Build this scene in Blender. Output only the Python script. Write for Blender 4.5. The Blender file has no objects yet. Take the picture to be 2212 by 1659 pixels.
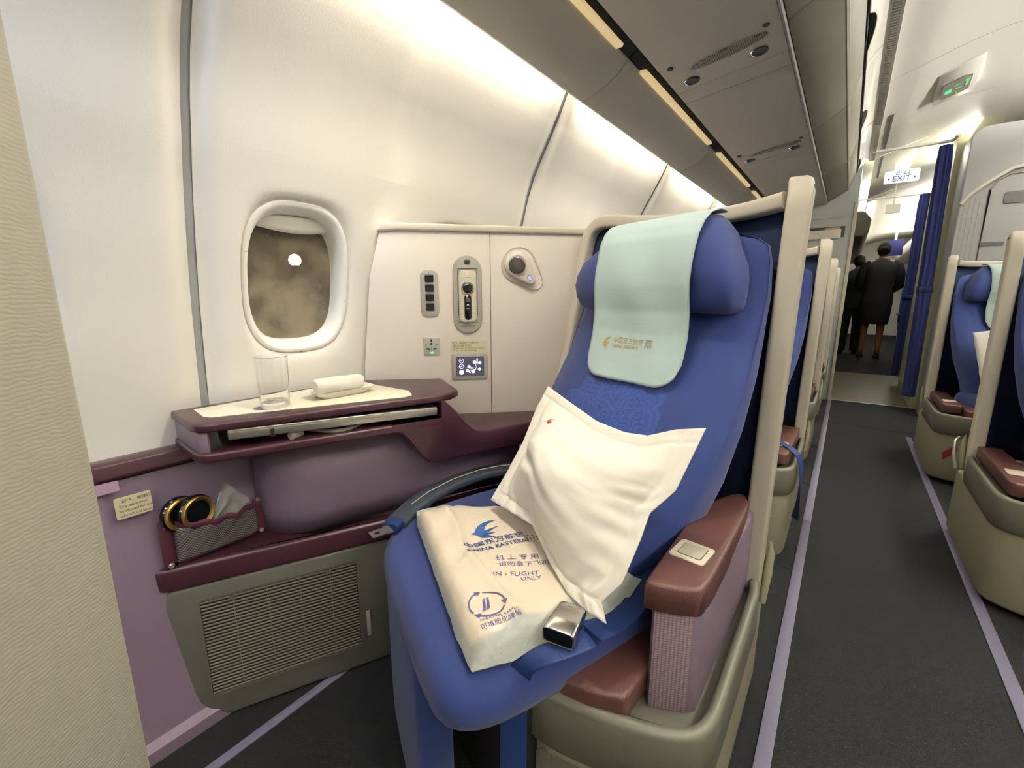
import bpy, bmesh, math, random
from mathutils import Vector, Matrix, noise
from mathutils.bvhtree import BVHTree
random.seed(7)
C = bpy.context.scene.collection
SC = bpy.context.scene
V = Vector
PI = math.pi

# ------------------------------------------------------------------ camera
YAW, PIT, FPX = math.radians(36.6), math.radians(11.35), 960.0
cd = bpy.data.cameras.new('camera')
cam = bpy.data.objects.new('camera', cd)
C.objects.link(cam)
cam.location = (0, 0, .95)
cam.rotation_euler = (PI/2 - PIT, 0, YAW)
cd.sensor_width = 36
cd.lens = 36*FPX/2212
cd.clip_start = .02
SC.camera = cam

# ------------------------------------------------------------------ world, exposure
w = bpy.data.worlds.new('night')
SC.world = w
w.use_nodes = True
w.node_tree.nodes['Background'].inputs[0].default_value = (.010, .013, .02, 1)
w.node_tree.nodes['Background'].inputs[1].default_value = .6
SC.view_settings.view_transform = 'Standard'
SC.view_settings.look = 'None'
SC.view_settings.gamma = 1
SC.view_settings.exposure = 0.05
SC.view_settings.use_curve_mapping = False

# ------------------------------------------------------------------ helpers
def lin(c):
    return tuple((v/255/12.92 if v/255 <= .04045 else ((v/255+.055)/1.055)**2.4) for v in c)

def mat(name, col, rough=.5, metal=0, bump=None, var=None, alpha=None, emit=None, trans=0, sheen=0, coat=0, spec=.5):
    """procedural material: col = sRGB 0-255; bump=(noise scale, strength); var=(scale, amount)"""
    m = bpy.data.materials.new(name)
    m.use_nodes = True
    nt = m.node_tree
    b = nt.nodes['Principled BSDF']
    c = lin(col) + (1,)
    b.inputs['Base Color'].default_value = c
    b.inputs['Roughness'].default_value = rough
    b.inputs['Metallic'].default_value = metal
    b.inputs['Specular IOR Level'].default_value = spec
    if trans: b.inputs['Transmission Weight'].default_value = trans
    if sheen:
        b.inputs['Sheen Weight'].default_value = sheen
    if coat: b.inputs['Coat Weight'].default_value = coat
    if alpha is not None: b.inputs['Alpha'].default_value = alpha
    if emit:
        b.inputs['Emission Color'].default_value = lin(emit[0]) + (1,)
        b.inputs['Emission Strength'].default_value = emit[1]
    tc = nt.nodes.new('ShaderNodeTexCoord')
    if var:
        n = nt.nodes.new('ShaderNodeTexNoise'); n.inputs['Scale'].default_value = var[0]; n.inputs['Detail'].default_value = 4
        nt.links.new(tc.outputs['Object'], n.inputs['Vector'])
        r = nt.nodes.new('ShaderNodeMix'); r.data_type = 'RGBA'
        a = var[1]
        r.inputs[6].default_value = tuple(v*(1-a) for v in c[:3]) + (1,)
        r.inputs[7].default_value = tuple(min(1, v*(1+a)) for v in c[:3]) + (1,)
        nt.links.new(n.outputs['Fac'], r.inputs[0])
        nt.links.new(r.outputs[2], b.inputs['Base Color'])
    if bump:
        n = nt.nodes.new('ShaderNodeTexNoise'); n.inputs['Scale'].default_value = bump[0]; n.inputs['Detail'].default_value = 3
        nt.links.new(tc.outputs['Object'], n.inputs['Vector'])
        bp = nt.nodes.new('ShaderNodeBump'); bp.inputs['Strength'].default_value = bump[1]; bp.inputs['Distance'].default_value = .002
        nt.links.new(n.outputs['Fac'], bp.inputs['Height'])
        nt.links.new(bp.outputs['Normal'], b.inputs['Normal'])
    return m

M = {}
M['wall'] = mat('sidewall_plastic', (226, 223, 214), .42, bump=(350, .12))
M['seam'] = mat('seam_grey', (150, 150, 150), .5)
M['bezel'] = mat('window_bezel', (232, 230, 224), .3)
M['purple'] = mat('lilac_laminate', (124, 107, 126), .45, bump=(300, .25))
M['maroon'] = mat('maroon_plastic', (60, 32, 42), .3, bump=(400, .12))
M['brown'] = mat('brown_leatherette', (82, 51, 47), .42, bump=(500, .35))
M['cream'] = mat('cream_frame', (205, 198, 182), .4, bump=(300, .08))
M['panel'] = mat('white_panel', (222, 213, 202), .4, bump=(300, .08))
M['olive'] = mat('olive_grey_plastic', (98, 98, 86), .42, bump=(250, .15))
M['beige'] = mat('beige_plastic', (134, 130, 108), .5, bump=(250, .15))
M['ventbox'] = mat('grey_green_plastic', (82, 82, 75), .5, bump=(250, .2))
M['slat'] = mat('grille_slat', (116, 114, 101), .45)
M['black'] = mat('black_void', (10, 10, 12), .7)
M['blackgloss'] = mat('black_gloss', (14, 14, 16), .12)
M['blue'] = mat('royal_blue_fabric', (25, 46, 108), .75, bump=(900, .35), var=(6, .06), sheen=.15)
M['navy'] = mat('navy_liner', (14, 34, 72), .8, bump=(700, .3))
M['webbing'] = mat('blue_webbing', (14, 42, 96), .6, bump=(900, .4))
M['carpet'] = mat('charcoal_carpet', (15, 16, 21), .95, bump=(420, .9), var=(160, .35))
M['vinyl'] = mat('galley_vinyl', (84, 80, 60), .4, bump=(120, .1), var=(20, .08))
M['track'] = mat('track_cover', (112, 110, 134), .35, var=(60, .12))
M['silver'] = mat('brushed_silver', (190, 188, 180), .3, .85)
M['steel'] = mat('polished_steel', (200, 198, 195), .16, 1)
M['greyplastic'] = mat('grey_plastic', (158, 155, 145), .4)
M['darkgrey'] = mat('dark_grey', (62, 62, 64), .45)
M['bin'] = mat('bin_grey', (128, 124, 112), .5, bump=(200, .1))
M['psu'] = mat('service_panel_grey', (200, 195, 186), .5, bump=(200, .1))
M['fascia'] = mat('fascia_grey', (204, 199, 188), .48, bump=(200, .1))
M['ceil'] = mat('ceiling_plastic', (234, 231, 222), .45, bump=(60, .04))
M['white'] = mat('white_gloss', (235, 232, 222), .25)
M['inlay'] = mat('cream_inlay', (236, 230, 206), .3)
M['linen'] = mat('white_pillowcase', (228, 224, 214), .85, bump=(1400, .25))
M['bag'] = mat('milky_bag', (226, 213, 192), .33, bump=(45, .9), var=(14, .08))
M['bagedge'] = mat('clear_bag_edge', (206, 207, 196), .28, bump=(120, .6), var=(30, .08))
M['mint'] = mat('mint_headrest_cloth', (176, 197, 196), .8, bump=(500, .15), var=(16, .05))
M['gold'] = mat('gold_print', (176, 150, 74), .45)
M['goldmetal'] = mat('gold_metal', (196, 160, 88), .28, .9)
M['ink'] = mat('blue_ink', (52, 72, 128), .6)
M['inkp'] = mat('violet_ink', (84, 82, 130), .6)
M['swallow'] = mat('swallow_blue', (34, 86, 150), .5)
M['red'] = mat('red_thread', (176, 24, 44), .6)
M['redtag'] = mat('red_tag', (120, 16, 24), .6)
M['printgrey'] = mat('placard_print', (70, 66, 60), .6)
M['placard'] = mat('placard_cream', (212, 202, 168), .5)
M['curtain'] = mat('navy_curtain', (24, 38, 104), .85, bump=(600, .4), sheen=.1)
M['jamb'] = mat('pale_yellow_panel', (206, 202, 162), .45)
M['bulk'] = mat('pale_blue_grey_laminate', (186, 192, 190), .45)
M['closet'] = mat('closet_grey_laminate', (178, 180, 182), .45)
M['skin'] = mat('skin', (176, 122, 92), .6)
M['leg'] = mat('tan_stocking', (150, 96, 60), .6)
M['hair'] = mat('dark_hair', (24, 17, 14), .8, spec=.2)
M['suit'] = mat('black_suit', (14, 14, 18), .85)
M['suitgrey'] = mat('charcoal_suit', (34, 40, 46), .85)
M['belt'] = mat('charcoal_pad', (58, 64, 74), .4, bump=(90, .5))
M['leatherstrap'] = mat('maroon_strap', (74, 34, 50), .35)
M['econ'] = mat('economy_blue', (40, 50, 98), .8)
M['lightstrip'] = mat('warm_light_strip', (226, 206, 160), .3, emit=((235, 205, 150), .55))
M['led_green'] = mat('green_led', (60, 220, 120), .3, emit=((60, 235, 130), 1.2))
M['led_dim'] = mat('dim_green_led', (120, 200, 130), .3, emit=((110, 215, 120), .45))
M['led_white'] = mat('white_led', (230, 235, 255), .3, emit=((225, 230, 255), 1.3))
M['screen'] = mat('control_screen', (70, 68, 84), .2, emit=((80, 78, 110), .25))
M['exit'] = mat('exit_sign_face', (206, 218, 245), .3, emit=((205, 218, 250), .75))
M['exitink'] = mat('exit_ink', (70, 66, 120), .6)
M['lamp'] = mat('apron_lamp', (255, 190, 110), .3, emit=((255, 196, 120), 60))
M['ground'] = mat('apron_ground', (80, 76, 60), .9, var=(.6, .4))
M['ledblue'] = mat('blue_led', (150, 160, 250), .3, emit=((140, 150, 255), 1.0))

def glassmat(name, rough, tint=(255, 255, 255), mix=0.0, haze_tint=(120, 105, 85)):
    m = bpy.data.materials.new(name); m.use_nodes = True
    nt = m.node_tree; nt.nodes.clear()
    out = nt.nodes.new('ShaderNodeOutputMaterial')
    g = nt.nodes.new('ShaderNodeBsdfGlass'); g.inputs['Roughness'].default_value = rough
    g.inputs['Color'].default_value = lin(tint) + (1,); g.inputs['IOR'].default_value = 1.45
    if mix:
        d = nt.nodes.new('ShaderNodeBsdfDiffuse')
        n = nt.nodes.new('ShaderNodeTexNoise'); n.inputs['Scale'].default_value = 9; n.inputs['Detail'].default_value = 5
        tc = nt.nodes.new('ShaderNodeTexCoord'); nt.links.new(tc.outputs['Object'], n.inputs['Vector'])
        r = nt.nodes.new('ShaderNodeValToRGB')
        r.color_ramp.elements[0].position = .35; r.color_ramp.elements[1].position = .62
        r.color_ramp.elements[0].color = tuple(v*.35 for v in lin(haze_tint)) + (1,)
        r.color_ramp.elements[1].color = lin(haze_tint) + (1,)
        nt.links.new(n.outputs['Fac'], r.inputs[0]); nt.links.new(r.outputs[0], d.inputs[0])
        mx = nt.nodes.new('ShaderNodeMixShader'); mx.inputs[0].default_value = mix
        nt.links.new(g.outputs[0], mx.inputs[1]); nt.links.new(d.outputs[0], mx.inputs[2])
        nt.links.new(mx.outputs[0], out.inputs[0])
    else:
        nt.links.new(g.outputs[0], out.inputs[0])
    return m
M['glass'] = glassmat('clear_tumbler_glass', 0)
M['pane'] = glassmat('hazy_window_pane', .0, mix=.62, haze_tint=(172, 160, 138))  # brownish dust haze with the cabin reflection painted into it
M['paneclear'] = glassmat('dark_window_pane', .0, mix=.06, haze_tint=(60, 55, 50))

def filmmat(name, col, alpha, rough=.2):
    m = mat(name, col, rough, alpha=alpha, bump=(60, .8)); return m
M['film'] = filmmat('crinkled_clear_film', (196, 202, 196), .5)

def wavemat(name, col, scale, strength, distort, rough=.6, axis='Z', dist=.003):
    """fabric whose weave is a wavy ribbed relief"""
    m = mat(name, col, rough)
    nt = m.node_tree; b = nt.nodes['Principled BSDF']
    tc = nt.nodes.new('ShaderNodeTexCoord')
    wv = nt.nodes.new('ShaderNodeTexWave'); wv.bands_direction = axis
    wv.inputs['Scale'].default_value = scale; wv.inputs['Distortion'].default_value = distort
    wv.inputs['Detail'].default_value = 2
    nt.links.new(tc.outputs['Object'], wv.inputs['Vector'])
    bp = nt.nodes.new('ShaderNodeBump'); bp.inputs['Strength'].default_value = strength; bp.inputs['Distance'].default_value = dist
    nt.links.new(wv.outputs['Fac'], bp.inputs['Height']); nt.links.new(bp.outputs['Normal'], b.inputs['Normal'])
    return m
M['partition'] = wavemat('ribbed_beige_fabric', (164, 161, 146), 85, .13, 6, dist=.0015)

def checkmat(name, c1, c2, scale, vec=(1, 1, 1), rough=.6, rot=0):
    m = mat(name, c1, rough)
    nt = m.node_tree; b = nt.nodes['Principled BSDF']
    tc = nt.nodes.new('ShaderNodeTexCoord'); mp = nt.nodes.new('ShaderNodeMapping')
    mp.inputs['Scale'].default_value = vec; mp.inputs['Rotation'].default_value = (rot, 0, 0)
    ck = nt.nodes.new('ShaderNodeTexVoronoi'); ck.inputs['Scale'].default_value = scale
    ck.inputs['Randomness'].default_value = 0
    r = nt.nodes.new('ShaderNodeValToRGB')
    r.color_ramp.elements[0].position = .3; r.color_ramp.elements[1].position = .5
    r.color_ramp.elements[0].color = lin(c1) + (1,); r.color_ramp.elements[1].color = lin(c2) + (1,)
    nt.links.new(tc.outputs['Object'], mp.inputs[0]); nt.links.new(mp.outputs[0], ck.inputs['Vector'])
    nt.links.new(ck.outputs['Distance'], r.inputs[0]); nt.links.new(r.outputs[0], b.inputs['Base Color'])
    bp = nt.nodes.new('ShaderNodeBump'); bp.inputs['Strength'].default_value = .5; bp.inputs['Distance'].default_value = .001
    nt.links.new(ck.outputs['Distance'], bp.inputs['Height']); nt.links.new(bp.outputs['Normal'], b.inputs['Normal'])
    return m
M['mesh'] = checkmat('pocket_netting', (48, 43, 47), (128, 120, 118), 210, vec=(0, 1, 1), rot=.7)
M['texlilac'] = checkmat('dotted_lilac_vinyl', (160, 140, 148), (116, 96, 110), 250, vec=(1, 0, 1))
M['speaker'] = checkmat('perforated_grey', (70, 67, 64), (170, 165, 156), 160, vec=(1, 1, 0))

WM = {}          # world matrices of parents
def link(o, parent=None):
    C.objects.link(o)
    if parent is not None: o.parent = parent
    return o

def tag(o, label=None, cat=None, group=None, kind=None):
    if label: o['label'] = label
    if cat: o['category'] = cat
    if group: o['group'] = group
    if kind: o['kind'] = kind
    return o

def thing(name, loc, rz=0, label=None, cat=None, group=None, kind=None):
    o = bpy.data.objects.new(name, None)
    o.empty_display_size = .05
    o.location = loc; o.rotation_euler = (0, 0, rz)
    C.objects.link(o)
    WM[o] = Matrix.Translation(V(loc)) @ Matrix.Rotation(rz, 4, 'Z')
    return tag(o, label, cat, group, kind)

class MB:
    """collects shapes given in world metres; build() links them as one mesh object"""
    def __init__(s): s.v = []; s.f = []; s.m = []; s.mi = 0
    def add(s, vs, fs):
        n = len(s.v); s.v += [V(p) for p in vs]; s.f += [[i+n for i in f] for f in fs]; s.m += [s.mi]*len(fs); return s
    def box(s, x0, x1, y0, y1, z0, z1):
        return s.add([(x, y, z) for z in (z0, z1) for y in (y0, y1) for x in (x0, x1)],
                     [(0, 2, 3, 1), (4, 5, 7, 6), (0, 1, 5, 4), (2, 6, 7, 3), (0, 4, 6, 2), (1, 3, 7, 5)])
    def obox(s, c, ax, ay, az):
        c, ax, ay, az = V(c), V(ax), V(ay), V(az)
        return s.add([c+ax*i+ay*j+az*k for k in (-1, 1) for j in (-1, 1) for i in (-1, 1)],
                     [(0, 2, 3, 1), (4, 5, 7, 6), (0, 1, 5, 4), (2, 6, 7, 3), (0, 4, 6, 2), (1, 3, 7, 5)])
    def prism(s, poly, vec):
        vec = V(vec); n = len(poly); a = [V(p) for p in poly]
        return s.add(a+[p+vec for p in a], [list(range(n))[::-1], list(range(n, 2*n))] + [(i, (i+1) % n, (i+1) % n+n, i+n) for i in range(n)])
    def plan(s, poly, z0, z1): return s.prism([(p[0], p[1], z0) for p in poly], (0, 0, z1-z0))
    def loft(s, rings, cap=True, closed=True):
        n = len(rings[0]); vs = [p for r in rings for p in r]; fs = []
        for k in range(len(rings)-1):
            for i in range(n if closed else n-1):
                j = (i+1) % n; fs.append((k*n+i, k*n+j, (k+1)*n+j, (k+1)*n+i))
        if cap: fs.append(list(range(n))[::-1]); fs.append([(len(rings)-1)*n+i for i in range(n)])
        return s.add(vs, fs)
    def grid(s, fn, nu, nv):
        return s.loft([[fn(i/nu, j/nv) for i in range(nu+1)] for j in range(nv+1)], cap=False, closed=False)
    def tube(s, path, r, n=10, flat=None, up=(0, 0, 1), cap=True):
        """round tube, or with flat=(hw,hh) a rounded strap cross-section"""
        path = [V(p) for p in path]; rings = []; up = V(up)
        for i, p in enumerate(path):
            t = (path[min(i+1, len(path)-1)]-path[max(i-1, 0)]).normalized()
            a = t.cross(up)
            if a.length < 1e-4: a = t.cross(V((1, 0, 0)))
            a.normalize(); b = a.cross(t).normalized()
            ring = []
            for k in range(n):
                th = 2*PI*(k+.5)/n; c_, s_ = math.cos(th), math.sin(th)
                if flat:
                    e = .45
                    ring.append(p + a*flat[0]*math.copysign(abs(c_)**e, c_) + b*flat[1]*math.copysign(abs(s_)**e, s_))
                else:
                    rr = r[i] if isinstance(r, (list, tuple)) else r
                    ring.append(p + a*rr*c_ + b*rr*s_)
            rings.append(ring)
        return s.loft(rings, cap)
    def disc(s, c, ax, ay, nrm, h, n=28, r2=1.0):
        c, ax, ay, nrm = V(c), V(ax), V(ay), V(nrm)
        R = [[c + nrm*hh + (ax*math.cos(2*PI*k/n) + ay*math.sin(2*PI*k/n))*q for k in range(n)] for hh, q in ((0, 1), (h, r2))]
        return s.loft(R)
    def ringdisc(s, c, ax, ay, nrm, prof, n=28, cap=True):
        c, ax, ay, nrm = V(c), V(ax), V(ay), V(nrm)
        return s.loft([[c + nrm*hh + (ax*math.cos(2*PI*k/n) + ay*math.sin(2*PI*k/n))*q for k in range(n)] for q, hh in prof], cap)
    def rr(s, o, ax, ay, w, h, r, nrm, d0, d1, seg=5):
        """rounded rectangle plate centred at o in plane (ax, ay), from nrm*d0 to nrm*d1"""
        o, ax, ay, nrm = V(o), V(ax), V(ay), V(nrm); pts = []
        for cx, cy, a0 in ((w/2-r, h/2-r, 0), (-w/2+r, h/2-r, PI/2), (-w/2+r, -h/2+r, PI), (w/2-r, -h/2+r, 1.5*PI)):
            for k in range(seg+1):
                a = a0 + PI/2*k/seg; pts.append(o + ax*(cx+r*math.cos(a)) + ay*(cy+r*math.sin(a)))
        return s.prism([p+nrm*d0 for p in pts], nrm*(d1-d0))
    def text(s, body, o, ax, ay, size, spacing=1.0, align='CENTER', proj=None, bold=0):
        c = bpy.data.curves.new('t', 'FONT'); c.body = body; c.size = 1; c.align_x = align; c.space_character = spacing
        c.resolution_u = 2; c.offset = bold
        ob = bpy.data.objects.new('t', c); me = bpy.data.meshes.new_from_object(ob)
        o, ax, ay = V(o), V(ax), V(ay)
        vs = [o + ax*(v.co.x*size) + ay*(v.co.y*size) for v in me.vertices]
        if proj: vs = [proj(p) for p in vs]
        s.add(vs, [list(p.vertices) for p in me.polygons])
        bpy.data.objects.remove(ob); bpy.data.curves.remove(c); bpy.data.meshes.remove(me)
        return s
    def build(s, name, mt, parent=None, bevel=0, seg=2, smooth=True, ang=40, subsurf=0, solid=0, label=None, clean=True):
        me = bpy.data.meshes.new(name)
        root = parent
        while root is not None and root.parent is not None: root = root.parent
        inv = WM[root].inverted() if root in WM else Matrix.Identity(4)
        me.from_pydata([tuple(inv @ p) for p in s.v], [], s.f)
        mats = mt if isinstance(mt, (list, tuple)) else [mt]
        for m_ in mats: me.materials.append(m_)
        for i, p in enumerate(me.polygons): p.material_index = min(s.m[i], len(mats)-1)
        bm = bmesh.new(); bm.from_mesh(me)
        if clean: bmesh.ops.remove_doubles(bm, verts=bm.verts, dist=2e-5)
        bmesh.ops.recalc_face_normals(bm, faces=bm.faces)
        if bevel:
            es = [e for e in bm.edges if len(e.link_faces) == 2 and e.calc_face_angle(0) > math.radians(32)]
            bmesh.ops.bevel(bm, geom=es, offset=bevel, segments=seg, profile=.5, affect='EDGES', clamp_overlap=True)
        if smooth:
            for f in bm.faces: f.smooth = True
            for e in bm.edges:
                if len(e.link_faces) == 2 and e.calc_face_angle(0) > math.radians(ang): e.smooth = False
        bm.to_mesh(me); bm.free()
        o = bpy.data.objects.new(name, me)
        link(o, parent)
        if solid:
            md = o.modifiers.new('s', 'SOLIDIFY'); md.thickness = solid; md.offset = 0
        if subsurf:
            md = o.modifiers.new('ss', 'SUBSURF'); md.levels = subsurf; md.render_levels = subsurf
        if label: o['label'] = label
        return o

def copy_tree(o, parent=None):
    c = o.copy(); C.objects.link(c)
    if parent is not None: c.parent = parent
    for ch in list(o.children): copy_tree(ch, c)
    return c

def superring(c, ax, ay, hw, hh, n=4.0, k=36):
    c, ax, ay = V(c), V(ax), V(ay); out = []
    for i in range(k):
        t = 2*PI*i/k; a, b = math.cos(t), math.sin(t)
        out.append(c + ax*hw*math.copysign(abs(a)**(2/n), a) + ay*hh*math.copysign(abs(b)**(2/n), b))
    return out

def area(name, loc, direction, sx, sy, power, col, spread=PI):
    ld = bpy.data.lights.new(name, 'AREA'); ld.shape = 'RECTANGLE'; ld.size = sx; ld.size_y = sy
    ld.energy = power; ld.color = lin(col); ld.spread = spread
    o = bpy.data.objects.new(name, ld); C.objects.link(o); o.location = loc
    z = -V(direction).normalized(); y = V((0, 1, 0)); x = y.cross(z).normalized()
    o.matrix_world = Matrix.Translation(V(loc)) @ Matrix((x, y, z)).transposed().to_4x4()
    return o

# ------------------------------------------------------------------ lights of the cabin
SEAM = [-2.96, -1.85, -.74, .37, 1.48, 2.56, 3.64, 4.95]
for i in range(len(SEAM)-1):
    y0, y1 = SEAM[i], SEAM[i+1]
    cool = y1 < .5
    # window-side cove tube, above the fascia lip, washing the sidewall
    area('cove_tube', (-.795, (y0+y1)/2, 1.668), (-1, 0, -.55), .03, (y1-y0)-.18, 7.2,
         (214, 228, 255) if cool else (255, 243, 224))
for y in (-1.9, -.1, 1.7, 3.5):
    # centre-line cove of the aisle ceiling, shining up
    area('centre_cove_tube', (1.30, y, 2.14), (-.35, 0, .93), .06, 1.7, 72, (255, 249, 238))
area('galley_light', (.25, 5.6, 2.16), (0, 0, -1), .3, .6, 22, (255, 246, 230))
area('rear_cabin_light', (.35, 8.5, 2.2), (0, 0, -1), .5, 3, 30, (255, 250, 238))
area('rear_cabin_light', (.35, 11.5, 2.2), (0, 0, -1), .5, 3, 70, (255, 250, 238))
for x, dx in ((.06, .5), (.80, -.3)): area('rear_cove_tube', (x, 9.8, 2.06), (dx, 0, .86), .05, 5, 34, (255, 250, 238))  # added wash lights that brighten the rear cabin ceiling
area('galley_cove_tube', (.62, 5.5, 2.15), (-.9, 0, .4), .03, 1.2, 3.5, (255, 250, 238))

# ------------------------------------------------------------------ setting: floor, walls, ceiling
MB().box(-1.25, 2.7, -3, 4.97, -.03, 0).build('floor', M['carpet']); tag(bpy.data.objects['floor'], kind='structure')
def struct(mb, name, m, **k):
    o = mb.build(name, m, **k); o['kind'] = 'structure'; return o
struct(MB().box(-1.25, 2.7, 4.97, 6.9, -.03, .001), 'floor_galley', M['vinyl'])
struct(MB().box(-1.25, 2.7, 6.9, 14, -.03, 0), 'floor_rear', M['carpet'])
def trim_strip(n, pts, wd, m=M['track'], h=.004):
    mb = MB()
    for a, b in zip(pts[:-1], pts[1:]):
        a, b = V(a), V(b); t = (b-a).normalized(); s = V((t.y, -t.x, 0))*wd/2
        mb.prism([a-s, a+s, b+s, b-s], (0, 0, h))
    return struct(mb, 'trim_%d' % n, m, bevel=.001)
trim_strip(1, [(-.03, -1, 0), (-.03, 2.15, 0), ], .030)
trim_strip(2, [(-.03, 2.155, 0), (-.028, 4.97, 0)], .030)
trim_strip(3, [(.438, -1, 0), (.438, 3.92, 0)], .030)
trim_strip(4, [(-.931, -.3, 0), (-.931, .85, 0)], .022)
trim_strip(5, [(-.3, 4.97, 0), (.9, 4.99, 0)], .02, M['silver'])
# carpet joins
jm = MB()
for y, x0, x1 in ((4.05, -.0, .46), (1.72, -.085, -.045), (2.62, -.10, -.045), (3.32, -.10, -.045)):
    jm.box(x0, x1, y-.003, y+.003, .0005, .0022)
struct(jm, 'trim_6', M['black'])

def wx(z):
    """sidewall X at height z (window zone)"""
    P = [(.0, -1.05), (.55, -1.115), (.65, -1.125), (.72, -1.122), (.95, -1.097), (1.16, -1.055), (1.31, -1.010), (1.44, -.958)]
    for (a, b), (c, d) in zip(P[:-1], P[1:]):
        if z <= c:
            t = (z-a)/(c-a); return b+(d-b)*t
    return P[-1][1]
def wxs(z): return (wx(z-.05)+wx(z)*2+wx(z+.05))/4

UP = [(wxs(1.25), 1.25), (-1.012, 1.31), (-.985, 1.38), (-.952, 1.44), (-.912, 1.51), (-.875, 1.575), (-.845, 1.64), (-.80, 1.71), (-.74, 1.77), (-.66, 1.82)]
def wall_panel(mb, y0, y1):
    """one sidewall moulding: two windows, coved top"""
    g = .008; sw_ = .062
    ws = [y0+.225, y0+.225+.533]
    ym = (ws[0]+ws[1])/2
    z0, z1, zc = .60, 1.25, .985
    def roll(y):
        e = min(abs(y-y0-g), abs(y1-g-y)); return -.016*math.exp(-(e/.026)**2)
    for (a, b, yc) in ((y0+g+sw_, ym, ws[0]), (ym, y1-g-sw_, ws[1])):
        N = 64; rings = []
        def on_rect(t):
            s, u = int(t) % 4, t-int(t)
            if s == 0: return (b, z0+(z1-z0)*u)
            if s == 1: return (b+(a-b)*u, z1)
            if s == 2: return (a, z1+(z0-z1)*u)
            return (a+(b-a)*u, z0)
        def outline(t, hw, hh, n=3.0):
            th = -PI/4 + t*PI/2; c_, s_ = math.cos(th), math.sin(th)
            rr_ = 1/((abs(c_)**n+abs(s_)**n)**(1/n))
            return (yc+hw*rr_*c_, zc+hh*rr_*s_)
        for q, dx in [(.00, 0), (.25, 0), (.5, 0), (.7, 0), (.82, .0), (.90, -.0015), (.96, -.005), (1.0, -.010)]:
            ring = []
            for k in range(N):
                t = 4*k/N; R = on_rect(t); O = outline(t, .137, .182)
                y = R[0]+(O[0]-R[0])*q; z = R[1]+(O[1]-R[1])*q
                ring.append(V((wxs(z)+dx, y, z)))
            rings.append(ring)
        mb.loft(rings, cap=False)
    for a, b in ((y0+g, y0+g+sw_), (y1-g-sw_, y1-g)):
        mb.loft([[V((wxs(z0+(z1-z0)*r/16)+roll(a+(b-a)*k/14), a+(b-a)*k/14, z0+(z1-z0)*r/16)) for k in range(15)] for r in range(17)], cap=False, closed=False)
    ys = [y0+g+sw_*k/14 for k in range(15)]+[y0+g+sw_+(y1-y0-2*g-2*sw_)*k/40 for k in range(1, 40)]+[y1-g-sw_+sw_*k/14 for k in range(15)]
    mb.loft([[V((x+roll(y)-.007*math.exp(-((y-ym)/.03)**2)*min(1, max(0, (z-1.25)/.1)), y, z)) for y in ys] for x, z in UP], cap=False, closed=False)
    return ws
wl = MB(); WIN = []
for i in range(len(SEAM)-1): WIN += wall_panel(wl, SEAM[i], SEAM[i+1])
struct(wl, 'wall_left', M['wall'], clean=True, ang=60)
# grey joint strips behind the panel gaps
sm = MB()
for y in SEAM:
    pr = [(wxs(.6), .6), (wxs(.75), .75), (wxs(.9), .9), (wxs(1.05), 1.05), (wxs(1.2), 1.2)] + UP
    sm.loft([[V((x-.020, y-.02, z)), V((x-.020, y+.02, z))] for x, z in pr], cap=False, closed=False)
struct(sm, 'trim_7', M['seam'])

n = 0
for yc in WIN:
    if yc < -1.1: continue
    n += 1
    zc = .985
    xw = wxs(zc)-.010
    wt = thing('window_%d' % n, (xw, yc, zc), kind='structure')
    fr = MB(); rings = []
    tilt = .16  # wall leans: follows the sidewall
    def ring(hw, hh, dx, nn=3.0):
        out = []
        for k in range(64):
            th = 2*PI*k/64; c_, s_ = math.cos(th), math.sin(th)
            r_ = 1/((abs(c_)**nn+abs(s_)**nn)**(1/nn))
            z = zc+hh*r_*s_
            out.append(V((wxs(z)-.010+dx if dx > -.02 else wxs(zc)-.010+(wxs(z)-wxs(zc))*.8+dx, yc+hw*r_*c_, z)))
        return out
    for hw, hh, dx in ((.137, .182, .0), (.134, .179, -.003), (.134, .179, .001), (.130, .175, .0035), (.122, .165, .001), (.116, .156, -.012), (.113, .150, -.03), (.111, .146, -.05)):
        rings.append(ring(hw, hh, dx))
    fr.loft(rings, cap=False)
    fr.build('window_frame', M['bezel'], wt, ang=70)
    r = ring(.112, .147, -.048)
    MB().add(r, [list(range(64))]).build('pane', M['pane'] if abs(yc-.595) < .02 else M['paneclear'], wt, smooth=False, solid=.002)
    # drawn-up shade edge at the top of the opening
    sh = MB(); sh.grid(lambda u, v: V((wxs(1.10)-.030-.012*v, yc-.095+.19*u, 1.135-.028*v-.010*math.cos((u-.5)*PI)*v)), 12, 3)
    sh.build('shade', M['white'], wt, solid=.003)
    # tiny screws at the bezel
    sc = MB()
    for a in (-.3, .2, -1.57, 2.8, 3.4): 
        y_, z_ = yc+.1325*math.cos(a), zc+.178*math.sin(a)
        sc.disc((wxs(z_)-.0095, y_, z_), (0, .002, 0), (0, 0, .002), (1, 0, 0), .002, 8)
    sc.build('screw', M['darkgrey'], wt)
# outside at night: apron and one lamp seen through the pane's painted haze
struct(MB().box(-60, -3, -30, 60, -3.2, -3), 'floor_apron', M['ground'])
lp = thing('apron_lamp', (-9, 4.84, -3), label='warm glowing lamp outside, seen through the window behind the drinking glass', cat='lamp')
MB().tube([(-9, 4.84, -3), (-9, 4.84, 1.53)], .07).build('pole', M['darkgrey'], lp)
mb = MB(); mb.loft([[V((-9, 4.84, 1.63))+V((math.cos(t*PI/8)*math.sin(a)*.12, math.sin(t*PI/8)*math.sin(a)*.12, math.cos(a)*.12)) for t in range(16)] for a in (.05, .5, 1, 1.57, 2.1, 2.6, 3.09)])
mb.build('lamp_head', M['lamp'], lp)

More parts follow.
